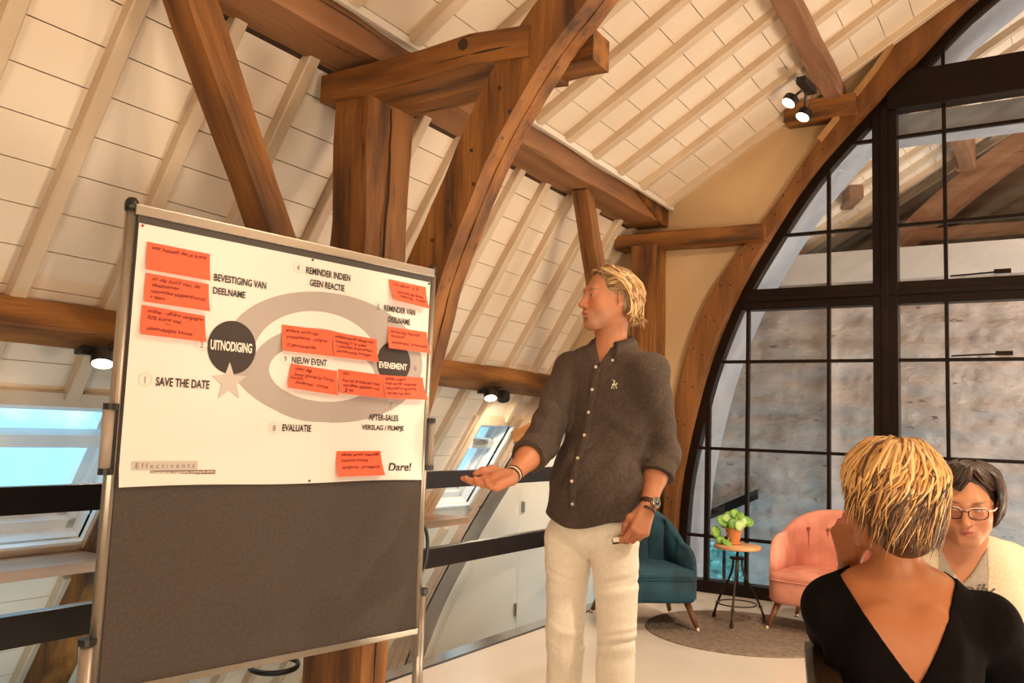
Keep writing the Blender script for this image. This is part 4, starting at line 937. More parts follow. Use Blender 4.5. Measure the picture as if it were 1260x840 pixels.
# ================================================================== implicit-surface modeller for bodies and clothes
class Fr:                                    # a rigid frame; scale applies to lengths as well
    def __init__(s, o, x, y, z, k=1.0): s.o = np.array(o, float); s.R = np.array([x, y, z], float); s.k = k
    def p(s, v): return s.o + (np.array(v, float) * s.k) @ s.R
    def d(s, v): return np.array(v, float) @ s.R
    def inv(s, P): return (P - s.o) @ s.R.T / s.k
def frame(o, facing, up=(0, 0, 1), k=1.0):   # x = the figure's left, y = facing, z = up
    f = np.array(facing, float); f /= np.linalg.norm(f); u = np.array(up, float); l = np.cross(u, f); l /= np.linalg.norm(l); u = np.cross(f, l)
    return Fr(o, -l, f, u, k)                # x points to the figure's right here
class Sdf:
    def __init__(s): s.ops = []; s.post = []
    def cap(s, a, b, r1, r2=None, k=.02, sub=False, flat=None):
        a = np.array(a, float); b = np.array(b, float); r2 = r1 if r2 is None else r2
        def f(P):
            ab = b - a; L2 = max(ab @ ab, 1e-12); q = P - a; t = np.clip(q @ ab / L2, 0, 1); q = q - t[:, None] * ab; r = r1 + (r2 - r1) * t
            if flat is None: return np.sqrt((q * q).sum(1)) - r
            n, fl = flat; qn = q @ n; qr2 = np.maximum((q * q).sum(1) - qn * qn, 0)
            k0 = np.sqrt((qn / (fl * r))**2 + qr2 / r**2); k1 = np.sqrt((qn / (fl * fl * r * r))**2 + qr2 / r**4) + 1e-9
            return k0 * (k0 - 1) / k1
        s.ops.append((f, k, sub)); return s
    def chain(s, pts, rs, k=.02, flat=None):
        for a, b, r1, r2 in zip(pts, pts[1:], rs, rs[1:]): s.cap(a, b, r1, r2, k, False, flat)
        return s
    def ell(s, F, c, r, k=.02, sub=False, rot=None):
        o = F.p(c); R = F.R; rr = np.array(r, float) * F.k
        if rot is not None: R = np.array(rot.to_matrix().transposed()) @ R
        def f(P):
            q = (P - o) @ R.T; k0 = np.sqrt(((q / rr)**2).sum(1)); k1 = np.sqrt(((q / (rr * rr))**2).sum(1)) + 1e-9
            return k0 * (k0 - 1) / k1
        s.ops.append((f, k, sub)); return s
    def fn(s, f, k=.004, sub=False): s.ops.append((f, k, sub)); return s
    def __call__(s, P, cull=None):
        D = None
        for i, (f, k, sub) in enumerate(s.ops):
            if cull is not None and D is not None:
                m = cull[i]
                if not m.any(): continue
                d = f(P[m]); e = D[m]
            else: m = slice(None); d = f(P); e = D
            if D is None: D = d.copy(); continue
            if sub: d = -d; h = np.clip(.5 - .5 * (e - d) / k, 0, 1) if False else np.clip(.5 + .5 * (d - e) / k, 0, 1); D[m] = e * (1 - h) + d * h + k * h * (1 - h)
            else: h = np.clip(.5 + .5 * (e - d) / k, 0, 1); D[m] = e * (1 - h) + d * h - k * h * (1 - h)
        for g in s.post: D = g(P, D)
        return D
def clipped_chain(pts, rs, c, d, k=.03):      # a limb chain cut off by a plane through c facing d
    sub = Sdf(); sub.chain(pts, rs, k)
    return lambda P: np.maximum(sub(P), (P - c) @ d)
def polygonize(S, lo, hi, h):
    lo = np.array(lo, float); hi = np.array(hi, float); B = 8
    nb = np.maximum(1, np.ceil((hi - lo) / (h * B)).astype(int)); n = nb * B
    bi = np.stack(np.meshgrid(*[np.arange(k) for k in nb], indexing='ij'), -1).reshape(-1, 3)
    cen = lo + (bi * B + B / 2) * h; rad = h * B * .5 * 1.7321
    D = S(cen); act = np.abs(D) < rad * 1.9 + .012
    V = np.where(D < 0, -1.0, 1.0).reshape(nb).repeat(B, 0).repeat(B, 1).repeat(B, 2).astype(np.float32)
    V = np.pad(V, ((0, 1),) * 3, constant_values=1.0)
    ab = bi[act]; ac = cen[act]
    # which primitives matter to which block
    pc = [None] * len(S.ops)
    dmin = D[act]
    for i, (f, k, sub) in enumerate(S.ops):
        d = f(ac); pc[i] = (-d > dmin - k - 2.2 * rad) if sub else (d < dmin + k + 2.2 * rad + .01)
        if sub: pc[i] = d < 2.2 * rad + k + .01
    off = np.stack(np.meshgrid(*[np.arange(B)] * 3, indexing='ij'), -1).reshape(-1, 3)
    CH = 400
    for c0 in range(0, len(ab), CH):
        b = ab[c0:c0 + CH]; idx = (b[:, None, :] * B + off[None]).reshape(-1, 3); P = lo + idx * h
        cull = [np.repeat(m[c0:c0 + CH], B**3) for m in pc]; cull[0] = None
        V[idx[:, 0], idx[:, 1], idx[:, 2]] = S(P, cull)
    sg = V < 0
    c8 = [(i, j, k) for i in (0, 1) for j in (0, 1) for k in (0, 1)]
    nx, ny, nz = [k - 1 for k in V.shape]
    sl = lambda o: (slice(o[0], o[0] + nx), slice(o[1], o[1] + ny), slice(o[2], o[2] + nz))
    cnt = sum(sg[sl(o)].astype(np.int8) for o in c8); cell = (cnt > 0) & (cnt < 8); ci = np.argwhere(cell)
    if not len(ci): return np.zeros((0, 3)), np.zeros((0, 4), int)
    acc = np.zeros((len(ci), 3)); w = np.zeros(len(ci)); val = {o: V[ci[:, 0] + o[0], ci[:, 1] + o[1], ci[:, 2] + o[2]] for o in c8}
    for ax in range(3):
        for o in c8:
            if o[ax]: continue
            o2 = list(o); o2[ax] = 1; o2 = tuple(o2); a, b = val[o], val[o2]; m = (a < 0) != (b < 0)
            t = np.where(m, a / np.where(m, a - b, 1), 0); pt = np.tile(np.array(o, float), (len(ci), 1)); pt[:, ax] += t; acc[m] += pt[m]; w[m] += 1
    verts = lo + (ci + acc / w[:, None]) * h
    vid = -np.ones(cell.shape, np.int32); vid[cell] = np.arange(len(ci)); F = []
    for ax in range(3):
        u, v = (ax + 1) % 3, (ax + 2) % 3; a = sg[tuple(slice(0, V.shape[k] - (k == ax)) for k in range(3))]; b = sg[tuple(slice(1 if k == ax else 0, V.shape[k]) for k in range(3))]
        e = np.argwhere(a != b); e = e[(e[:, u] > 0) & (e[:, v] > 0) & (e[:, u] < [nx, ny, nz][u]) & (e[:, v] < [nx, ny, nz][v])]
        q = []
        for du, dv in ((1, 1), (0, 1), (0, 0), (1, 0)):
            g = e.copy(); g[:, u] -= du; g[:, v] -= dv; q.append(vid[g[:, 0], g[:, 1], g[:, 2]])
        q = np.stack(q, 1); fl = sg[e[:, 0], e[:, 1], e[:, 2]]; q[~fl] = q[~fl][:, ::-1]; F.append(q[(q >= 0).all(1)])
    return verts, np.concatenate(F)
def body_mesh(name, regions, m, parent=None, color=None, loc=None):
    Vs, Fs, n = [], [], 0
    for S, lo, hi, h in regions:
        v, f = polygonize(S, lo, hi, h); Vs.append(v); Fs.append(f + n); n += len(v)
    V = np.concatenate(Vs); F = np.concatenate(Fs); me = bpy.data.meshes.new(name)
    L = np.array(loc if loc is not None else (0, 0, 0), float)
    me.vertices.add(len(V)); me.vertices.foreach_set('co', (V - L).astype(np.float32).ravel()); me.loops.add(len(F) * 4); me.loops.foreach_set('vertex_index', F.astype(np.int32).ravel())
    me.polygons.add(len(F)); me.polygons.foreach_set('loop_start', np.arange(0, len(F) * 4, 4, dtype=np.int32)); me.polygons.foreach_set('use_smooth', [True] * len(F)); me.update(calc_edges=True); me.validate()
    if color is not None:
        c = color(V); at_ = me.color_attributes.new('Col', 'FLOAT_COLOR', 'POINT'); at_.data.foreach_set('color', np.concatenate([c, np.ones((len(c), 1))], 1).astype(np.float32).ravel())
    o = new_mesh_obj(name, me, m, parent)
    if loc is not None: o.location = loc
    return o
def colmat(name, rough=.5, sss=0.0, bump=.05, scale=40, spec=.4):
    m = bpy.data.materials.new(name); m.use_nodes = True; N = m.node_tree.nodes; L = m.node_tree.links; b = N['Principled BSDF']
    a = N.new('ShaderNodeAttribute'); a.attribute_name = 'Col'; n = N.new('ShaderNodeTexNoise'); n.inputs['Scale'].default_value = scale; n.inputs['Detail'].default_value = 5
    mr = N.new('ShaderNodeMapRange'); mr.inputs[3].default_value = .90; mr.inputs[4].default_value = 1.08; L.new(n.outputs['Fac'], mr.inputs[0])
    vm = N.new('ShaderNodeVectorMath'); vm.operation = 'SCALE'; L.new(a.outputs['Color'], vm.inputs[0]); L.new(mr.outputs[0], vm.inputs['Scale']); L.new(vm.outputs[0], b.inputs['Base Color'])
    b.inputs['Roughness'].default_value = rough; b.inputs['Specular IOR Level'].default_value = spec
    if sss: b.inputs['Subsurface Weight'].default_value = sss; b.inputs['Subsurface Radius'].default_value = (.01, .004, .002); b.inputs['Subsurface Scale'].default_value = .5
    bp = N.new('ShaderNodeBump'); bp.inputs['Strength'].default_value = bump; bp.inputs['Distance'].default_value = .004; L.new(n.outputs['Fac'], bp.inputs['Height']); L.new(bp.outputs[0], b.inputs['Normal'])
    return m
M_SKIN = colmat('skin', .48, .12); M_HAIR = colmat('hair', .42, 0, .1, 200, .5)
from mathutils import Euler
def head_prims(S, H, fem=0.0, jaw=1.0, lids=0.5, mouth=0.0):
    k = H.k
    S.ell(H, (0, -.018, .030), (.0755, .095, .088), .02 * k)
    S.ell(H, (0, .022, -.020), (.0635, .070, .085), .03 * k)
    S.ell(H, (0, .035, -.060), (.047 * jaw, .050, .050), .03 * k)
    for sx in (-1, 1): S.cap(H.p((sx * .055 * jaw, -.002, -.050)), H.p((sx * .018 * jaw, .062, -.098)), .018 * k, .016 * k, .03 * k)
    S.cap(H.p((-.010, .070, -.098)), H.p((.010, .070, -.098)), (.019 - .003 * fem) * k, None, .025 * k)
    for sx in (-1, 1): S.ell(H, (sx * .038, .056, -.030), (.024, .026, .026), .03 * k)
    S.cap(H.p((-.030, .076, .022)), H.p((.030, .076, .022)), (.013 - .003 * fem) * k, None, .02 * k)
    for sx in (-1, 1): S.ell(H, (sx * .032, .098, .000), (.017, .016, .012), .014 * k, True)
    for sx in (-1, 1): S.ell(H, (sx * .0315, .0765, .000), (.0150, .0150, .0130), .006 * k)
    S.chain([H.p((0, .084, .012)), H.p((0, .100, -.016)), H.p((0, .112, -.034))], [.008 * k, .0095 * k, .0115 * k], .012 * k)
    for sx in (-1, 1):
        S.ell(H, (sx * .0125, .099, -.037), (.0085, .011, .0085), .006 * k); S.ell(H, (sx * .0065, .106, -.0455), (.0035, .005, .004), .003 * k, True)
    # mouth
    S.ell(H, (0, .080, -.066), (.030, .018, .020), .015 * k)
    S.chain([H.p((-.024, .082, -.0665)), H.p((-.007, .0975, -.0600)), H.p((0, .0980, -.0615)), H.p((.007, .0975, -.0600)), H.p((.024, .082, -.0665))], [.003 * k, .0052 * k, .0050 * k, .0052 * k, .003 * k], .005 * k)
    S.chain([H.p((-.021, .083, -.0690)), H.p((0, .0965, -.0735 - mouth)), H.p((.021, .083, -.0690))], [.003 * k, .0068 * k, .003 * k], .005 * k)
    S.ell(H, (0, .100, -.0672 - mouth * .5), (.021, .014, .0012 + mouth * .5), .003 * k, True)
    S.ell(H, (0, .097, -.084), (.016, .010, .005), .008 * k, True)
    # eye slits
    if lids > 0.05:
        for sx in (-1, 1): S.ell(H, (sx * .0315, .092, -.0005), (.0125, .012, .0050 * lids + .0008), .002 * k, True)
    # ears
    for sx in (-1, 1):
        e = Euler((math.radians(-12), math.radians(0), math.radians(-sx * 22)))
        S.ell(H, (sx * .0765, -.012, -.008), (.0075, .0165, .031), .006 * k, False, e)
        S.ell(H, (sx * .083, -.009, -.004), (.005, .0095, .019), .004 * k, True, e)
        S.ell(H, (sx * .0755, -.004, -.032), (.006, .008, .009), .006 * k)
def eyes(H, parent, loc, gaze, iris=(0.10, 0.16, 0.2)):
    for sx in (-1, 1):
        c = H.p((sx * .0315, .0755, .000)); g = np.array(gaze, float); g /= np.linalg.norm(g); bm = bmesh.new(); bmesh.ops.create_uvsphere(bm, u_segments=24, v_segments=16, radius=.0128 * H.k)
        me = bpy.data.meshes.new('eye'); bm.to_mesh(me); bm.free(); n = len(me.vertices); co = np.empty(n * 3); me.vertices.foreach_get('co', co); co = co.reshape(-1, 3)
        a = (co / np.linalg.norm(co, axis=1)[:, None]) @ g; col = np.tile(np.array([.62, .55, .50]), (n, 1)); col[a > .88] = iris; col[a > .97] = (.01, .01, .01)
        at_ = me.color_attributes.new('Col', 'FLOAT_COLOR', 'POINT'); at_.data.foreach_set('color', np.concatenate([col, np.ones((n, 1))], 1).astype(np.float32).ravel())
        me.polygons.foreach_set('use_smooth', [True] * len(me.polygons)); o = new_mesh_obj('eye', me, M_EYE, parent); o.location = Vector(c) - Vector(loc)
M_EYE = colmat('eye', .15, 0, 0, 40, .6)
def hand_prims(S, W, side, curls, thumb, spread=1.0, k=1.0, fl=None):
    """W frame: x towards the thumb, y along the fingers, z out of the back of the hand; side unused when x already points to the thumb."""
    ax = W.R[2]
    mx = [.029, .0095, -.0105, -.029]; my = [.086, .090, .085, .077]
    ln = [(.042, .025, .020), (.046, .029, .021), (.042, .027, .020), (.033, .020, .018)]; rr = [.0094, .0096, .0092, .0080]
    tips = []
    for i in range(4):
        S.cap(W.p((mx[i] * .55, .004, 0)), W.p((mx[i], my[i], 0)), .0160 * k, .0125 * k, .012)
    S.ell(W, (.014, .036, -.012), (.020, .034, .013), .012); S.ell(W, (-.020, .040, -.010), (.013, .034, .012), .012)
    for i in range(4):
        p = np.array([mx[i], my[i], 0.0]); ang = 0.0; sp = math.radians((6, 1, -4, -10)[i]) * spread; pts = [W.p(p)]
        for j in range(3):
            ang += math.radians(curls[i][j]); d = np.array([math.sin(sp) * math.cos(ang), math.cos(sp) * math.cos(ang), -math.sin(ang)]); p = p + d * ln[i][j]; pts.append(W.p(p))
        r = rr[i] * k; S.chain(pts, [r * 1.08, r * 1.0, r * .92, r * .80], .0035); tips.append((pts[-2], pts[-1]))
    t = [W.p(q) for q in thumb]; S.chain(t, [.0165 * k, .0125 * k, .0108 * k, .0088 * k], .009); tips.append((t[-2], t[-1]))
    return tips
SKIN = np.array([.47, .198, .100])
def face_color(H, base=SKIN, lip=(.50, .16, .13), brow=(.30, .16, .08), stub=0.0, stubc=(.50, .36, .27), browz=.019, flush=.5):
    lip, brow, stubc = map(np.array, (lip, brow, stubc))
    def f(V):
        q = H.inv(V); c = np.tile(base, (len(V), 1)); x, y, z = q[:, 0], q[:, 1], q[:, 2]
        def mix(w, col): nonlocal c; c = c * (1 - w[:, None]) + np.array(col) * w[:, None]
        g = lambda v: np.exp(-v)
        ax = np.abs(x); near = (y > .04) & (z > -.12) & (z < .1)
        mix(flush * np.where(near, g(((ax - .040) / .022)**2 + ((z + .028) / .020)**2), 0), base * np.array([1.08, .72, .70]))
        mix(flush * np.where(y > .09, g((x / .014)**2 + ((z + .034) / .016)**2), 0), base * np.array([1.05, .75, .72]))
        if stub: mix(stub * np.where((y > .02), g(((z + .088) / .030)**4) * (ax < .06), 0) * (1 - .8 * g((x / .02)**2 + ((z + .067) / .008)**2)), stubc)
        m = np.where(y > .078, np.clip(1.4 - ((x / .0235)**2 + ((z + .0665) / (.0105 * (1 - .3 * (ax / .0235)**2)))**2), 0, 1), 0); mix(.85 * m, lip)
        b = np.where((y > .05), np.clip(1.5 - (((ax - .033) / .020)**2 + ((z - browz - .004 * np.sin((ax - .012) * 60)) / .0042)**2) * 1.2, 0, 1), 0); mix(.9 * b, brow)
        e = np.where(y > .06, g((((ax - .0315) / .014)**2 + ((z - .001) / .0028)**2)**2), 0); mix(.65 * e, np.array(brow) * .4)
        return c
    return f
def nails(parent, loc, tips, W, m):
    for a, b in tips:
        d = (b - a) / np.linalg.norm(b - a); n = W.R[2] - d * (W.R[2] @ d); n /= np.linalg.norm(n); s_ = np.cross(d, n); c = b - d * .001 + n * .0068
        bm = bmesh.new(); vs = []
        for i in range(5):
            for j in range(5):
                u = -1 + i / 2; v = -1 + j / 2; vs.append(bm.verts.new(Vector(c + s_ * u * .0048 + d * v * .0060 * (1 - .15 * u * u) - n * .0022 * u * u)))
        for i in range(4):
            for j in range(4): bm.faces.new((vs[i * 5 + j], vs[i * 5 + j + 1], vs[i * 5 + j + 6], vs[i * 5 + j + 5]))
        o = build('nail', bm, m, parent, smooth=True); o.location = -Vector(loc)
M_NAIL = plain('nail', (.72, .42, .32), .3)

def hair_locks(name, H, parent, loc, paths, seg=6, m=None):
    """paths: lists of (azimuth deg, elevation deg, lift m, radius m) control points over the skull, plus a colour."""
    n_k = 11; Vl, Fl, Cl = [], [], []; n0 = 0
    cen = np.array([0, -.018, .022]); rad = np.array([.078, .099, .093])
    for pts, col, wav, ph in paths:
        P = np.array([tuple(p) + (0.0,) * (5 - len(p)) for p in pts], float); m_ = len(P); pos = []; rr = []
        for i in range(n_k):
            t = i / (n_k - 1) * (m_ - 1); a = min(int(t), m_ - 2); f = t - a; f2 = f * f * (3 - 2 * f); q = P[a] * (1 - f2) + P[a + 1] * f2
            az, el = math.radians(q[0]), math.radians(q[1]); tt = i / (n_k - 1)
            d = np.array([math.sin(az) * math.cos(el), math.cos(az) * math.cos(el), math.sin(el)])
            w_ = wav * math.sin(ph + tt * 9) * tt; dz = np.array([0, 0, -q[4]])
            d2 = np.array([math.cos(az), -math.sin(az), 0]); pos.append(cen + d * (rad + q[2] + .5 * wav * math.sin(ph * 2 + tt * 7)) + d2 * w_ + dz); rr.append(q[3] * (math.sin(math.pi * min(1, .12 + tt * .93)) ** .6 + .05))
        pos = np.array(pos); W = pos * H.k @ H.R + H.o
        T = np.gradient(W, axis=0); T /= np.linalg.norm(T, axis=1)[:, None]; N_ = W - H.p(cen); N_ -= T * (N_ * T).sum(1)[:, None]; N_ /= np.linalg.norm(N_, axis=1)[:, None]; B_ = np.cross(T, N_)
        ang = 2 * math.pi * np.arange(seg) / seg
        ring = W[:, None, :] + (B_[:, None, :] * np.cos(ang)[None, :, None] * 1.35 + N_[:, None, :] * np.sin(ang)[None, :, None] * .62) * (np.array(rr) * H.k)[:, None, None]
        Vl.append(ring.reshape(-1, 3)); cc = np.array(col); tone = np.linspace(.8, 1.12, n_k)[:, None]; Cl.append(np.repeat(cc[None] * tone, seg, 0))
        i, j = np.meshgrid(np.arange(n_k - 1), np.arange(seg), indexing='ij'); a = n0 + i * seg + j; b = n0 + i * seg + (j + 1) % seg
        Fl.append(np.stack([a, b, b + seg, a + seg], -1).reshape(-1, 4)); n0 += n_k * seg
    V = np.concatenate(Vl); F = np.concatenate(Fl); C = np.clip(np.concatenate(Cl), 0, 1); me = bpy.data.meshes.new(name)
    me.vertices.add(len(V)); me.vertices.foreach_set('co', (V - np.array(loc)).astype(np.float32).ravel()); me.loops.add(len(F) * 4); me.loops.foreach_set('vertex_index', F.astype(np.int32).ravel())
    me.polygons.add(len(F)); me.polygons.foreach_set('loop_start', np.arange(0, len(F) * 4, 4, dtype=np.int32)); me.polygons.foreach_set('use_smooth', [True] * len(F)); me.update(calc_edges=True)
    at_ = me.color_attributes.new('Col', 'FLOAT_COLOR', 'POINT'); at_.data.foreach_set('color', np.concatenate([C, np.ones((len(C), 1))], 1).astype(np.float32).ravel())
    return new_mesh_obj(name, me, m or M_HAIR, parent)
def folds(amp, fs, seed):
    rs_ = np.random.RandomState(seed); W = rs_.normal(size=(7, 3)) * np.array(fs); ph = rs_.rand(7) * 6
    def g(P, D):
        n = np.zeros(len(P)); q = P + .02 * np.sin(P[:, [1, 2, 0]] * 17)
        for w, p in zip(W, ph): n += np.sin(q @ w + p)
        return D - amp * (np.abs(n / 3.2) ** 1.0 - .5)
    return g
Av = np.array([.847, .531, 0.]); Bv = np.array([-.531, .847, 0.])   # rightwards and away, seen from the photographer's seat
A3 = lambda x, y, d: np.array(at(x, y, d))
def cloth(name, a, b, scale=60, rough=.85, sheen=.1, bump=.25): return mat(name, a, b, scale, rough=rough, bump=bump, bscale=220, sheen=sheen)

# ================================================================== the standing man
def build_man():
    D0 = 3.05
    th = math.radians(33); f_t = -Bv * math.cos(th) - Av * math.sin(th)
    pel = A3(728, 655, D0); T = frame(pel, f_t); z1 = np.array([0, 0, 1.])
    R_ = T.R[0]                                            # towards his right (picture left, away)
    Ff = T.R[1]
    loc = (float(pel[0]), float(pel[1]), 0.0)
    al = math.radians(21); H = frame(A3(749, 367, D0), -Av * math.cos(al) - Bv * math.sin(al), (0.02, 0, 1), .95)
    SR, ER, WR = A3(704, 455, 3.12), A3(665, 546, 3.0), A3(628, 587, 2.80)
    SL, EL, WL = A3(799, 458, 2.94), A3(813, 560, 3.02), A3(796, 626, 2.90)
    nb = A3(751, 436, 3.06); ch = A3(752, 495, 3.05); be = A3(737, 585, 3.04)
    Tc, Tb = Fr(ch, *T.R), Fr(be, *T.R)
    hipR, hipL = pel + R_ * .090 + z1 * -.02, pel - R_ * .090 + z1 * -.02
    kneeR, kneeL = A3(695, 775, 3.02), A3(758, 772, 2.96)
    anR = np.array([A3(697, 870, 3.10)[0], A3(697, 870, 3.10)[1], .09]); anL = np.array([A3(760, 870, 2.98)[0], A3(760, 870, 2.98)[1], .09])
    S = Sdf()
    # skin body
    S.ell(Tc, (0, -.01, -.02), (.150, .095, .19), .03); S.ell(Tb, (0, 0, -.02), (.135, .100, .17), .05)
    S.chain([hipR, kneeR, anR], [.075, .050, .036], .03); S.chain([hipL, kneeL, anL], [.075, .050, .036], .03)
    S.cap(SR, SL, .045, None, .04)
    S.chain([nb - z1 * .06 - Ff * .015, nb + z1 * .01, H.p((0, -.026, -.050))], [.062, .054, .052], .03)
    S.cap(nb + R_ * .10 - z1 * .035, nb - R_ * .10 - z1 * .035, .040, None, .05)
    S.chain([SR, ER, ER * .55 + WR * .45, WR], [.050, .043, .039, .0255], .02); S.chain([SL, EL, EL * .6 + WL * .4, WL], [.050, .043, .040, .0265], .02)
    head_prims(S, H, 0, 1.0, .8, .0008)
    # his right hand: open, palm up and towards the seats, fingers to the left
    yd = A3(574, 604, 2.70) - WR; yd /= np.linalg.norm(yd)
    palm = -Bv * .62 + z1 * .72 - Av * .12; zd = -palm; zd -= yd * (zd @ yd); zd /= np.linalg.norm(zd); xd = np.cross(yd, zd)
    if xd[2] < 0: xd = -xd
    Wr = Fr(WR, xd, yd, zd, 1.0)
    tipsR = hand_prims(S, Wr, 1, [(8, 14, 10), (16, 18, 12), (22, 20, 14), (28, 22, 14)], [(.016, .018, -.008), (.044, .046, -.018), (.053, .076, -.016), (.055, .103, -.010)], .5, 1.0)
    # his left hand: hanging, closed round the clicker
    yd = A3(783, 664, 2.86) - WL; yd /= np.linalg.norm(yd); zd = -Bv * .85 + Av * .5 + z1 * .05; zd -= yd * (zd @ yd); zd /= np.linalg.norm(zd); xd = np.cross(yd, zd)
    if xd @ Av > 0: xd = -xd
    Wl = Fr(WL, xd, yd, zd, .98)
    tipsL = hand_prims(S, Wl, 1, [(32, 28, 18), (42, 48, 30), (46, 54, 36), (50, 56, 40)], [(.018, .020, -.010), (.036, .050, -.026), (.032, .080, -.040), (.024, .104, -.048)], .1, 1.0)
    # shoes
    for an in (anR, anL): S.chain([an + np.array([0, 0, -.03]) - Ff * .03, an + np.array([0, 0, -.055]) + Ff * .15], [.035, .03], .02)
    g = face_color(H, stub=.40, stubc=(.36, .21, .14), brow=(.22, .11, .05), flush=.7)
    hpR, hpL = WR, WL
    def color(V):
        c = g(V)
        for w_ in (hpR, hpL):
            d = np.linalg.norm(V - w_, axis=1); m_ = (np.clip(1 - np.abs(d - .1) / .12, 0, 1) * .35 * (d < .2))[:, None]; c = c * (1 - m_) + c * np.array([1.1, .78, .76]) * m_
        return c
    box_ = lambda c, r: (np.array(c) - r, np.array(c) + r)
    reg = []
    hl, hh = H.o - np.array([.15, .15, .185]), H.o + np.array([.15, .15, .14]); reg.append((S, hl, hh, .0026))
    for w_, F_ in ((WR, Wr), (WL, Wl)):
        c = F_.p((0.005, .095, -.01)); reg.append((S, c - .115, c + .115, .0024))
    cp1 = WR * .5 + ER * .5
    reg.append((S, np.minimum(WR, ER) - .05, np.maximum(WR, ER) + .05, .0045)); reg.append((S, np.minimum(WL, EL) - .05, np.maximum(WL, EL) + .05, .0045))
    b = body_mesh('person', [(S, pel + np.array([-.32, -.32, -1.0]), pel + np.array([.32, .32, .63]), .008)] + reg, M_SKIN, None, color, loc)
    # voxel regions overlap; keep one continuous figure
    tag(b, 'standing man with wavy blond hair, brown shirt and white trousers, arm held out', 'person')
    lc = -Vector(loc)
    eyes(H, b, loc, -Av * .93 - Bv * .36 + z1 * .03)
    nails(b, loc, tipsL[:4], Wl, M_NAIL)
    # ---- shirt
    Q = Sdf()
    Q.ell(Tc, (0, -.008, -.02), (.178, .122, .215), .03); Q.ell(Tb, (0, .012, -.01), (.170, .135, .19), .05)
    Th = Fr(pel, *T.R); Q.ell(Th, (0, .0, .02), (.178, .132, .16), .04)
    Q.cap(SR - z1 * .005, SL - z1 * .005, .062, None, .05); Q.cap(nb + R_ * .085 - z1 * .035, nb - R_ * .085 - z1 * .035, .058, None, .05)
    Q.cap(nb - z1 * .08 - Ff * .01, nb + z1 * .045 - Ff * .012, .085, .060, .035)
    cR = ER * .60 + WR * .40; cL = EL * .62 + WL * .38
    dR = (WR - ER) / np.linalg.norm(WR - ER); dL = (WL - EL) / np.linalg.norm(WL - EL)
    Q.fn(clipped_chain([SR, ER, cR + dR * .03], [.068, .061, .057], cR - dR * .01, dR), .022); Q.fn(clipped_chain([SL, EL, cL + dL * .03], [.070, .063, .058], cL - dL * .01, dL), .022)
    fR, fL = folds(.012, (16, 16, 34), 3), folds(.0105, (17, 17, 9), 8)
    def post(P, D):
        q = (P - pel) @ T.R.T; dd = fL(P, D); arm = np.clip((np.minimum(np.linalg.norm(P - ER, axis=1), np.linalg.norm(P - EL, axis=1)) - .05) / .15, 0, 1); dd = dd * arm + fR(P, D) * (1 - arm)
        cr_ = np.sin(P[:, 2] * 62 + 9 * np.sin(P[:, 0] * 15) + 7 * np.sin(P[:, 1] * 13)); dd = dd - .0030 * np.maximum(cr_ - .45, 0) * (.4 + 1.6 * (1 - arm))
        s2 = q[:, 2] * 40 - q[:, 0] * 34; w2 = np.exp(-((q[:, 2] - .40) / .10)**2) * np.exp(-((np.abs(q[:, 0]) - .12) / .05)**2) * (q[:, 1] > 0); dd = dd - .0060 * w2 * (np.abs(np.sin(s2)) - .5)
        # oblique drag folds over the belly
        s = q[:, 2] * 26 + q[:, 0] * 30; w = np.exp(-((q[:, 2] - .22) / .14)**2) * (q[:, 1] > 0) * (q[:, 0] < .06)
        dd = dd - .012 * w * (np.abs(np.sin(s)) ** .8 - .5)
        hem = -(q[:, 2] - .042 + .020 * np.cos(np.clip(q[:, 0] / .18, -1, 1) * 3.14159))
        far = (np.linalg.norm(P - EL, axis=1) < .22) & (q[:, 0] < -.16)
        hem = np.where(far | (np.linalg.norm(P - ER, axis=1) < .16), -1.0, hem); dd = np.maximum(dd, hem)
        nk = np.linalg.norm(np.cross(P - nb, H.p((0, -.028, -.05)) - nb), axis=1) / np.linalg.norm(H.p((0, -.028, -.05)) - nb)
        up = P[:, 2] - nb[2]; vv = .058 - nk; dd = np.where(up > .0, np.maximum(dd, np.minimum(vv, up - .012)), dd); dd = np.where(up > -.02, np.maximum(dd, up - .062), dd)
        # open V at the throat
        qn = (P - nb) @ T.R.T; vee = np.abs(qn[:, 0]) - .40 * (qn[:, 2] + .050); dd = np.where((qn[:, 1] > .02) & (qn[:, 2] > -.055), np.maximum(dd, -vee * .9), dd)
        return dd
    Q.post.append(post)
    M_SHIRT = cloth('brown_cotton', (.052, .034, .025), (.076, .051, .038), 90, bump=.3, sheen=.12)
    lo = np.minimum.reduce([SR, SL, ER, EL, cR, cL, pel - np.array([.22, .22, .10])]) - .09; hi = np.maximum.reduce([SR, SL, ER, EL, cR, cL, pel + np.array([.22, .22, 0]), nb]) + .09
    sh = body_mesh('shirt', [(Q, lo, hi, .0048)], M_SHIRT, b, None, loc); sh.location = (0, 0, 0)
    def child(name, bm, m, par=b, smooth=True):
        o = build(name, bm, m, par, smooth=smooth); o.location = (0, 0, 0) if par not in (b, sh) else lc; return o
    # rolled cuffs
    for c_, d_, r_ in ((cR, dR, .060), (cL, dL, .062)):
        C = Sdf(); C.cap(c_ - d_ * .052, c_ - d_ * .004, r_ * 1.02, r_ * 1.06, .01); C.cap(c_ - d_ * .09, c_ + d_ * .08, .043, .041, .006, True)
        C.post.append(lambda P, D, c=c_, d=d_: np.maximum(folds(.003, (30, 30, 30), 5)(P, D), np.abs((P - c + d * .027) @ d) - .030))
        o = body_mesh('rolled_cuff', [(C, c_ - .12, c_ + .12, .0036)], M_SHIRT, sh, None, loc); o.location = (0, 0, 0)
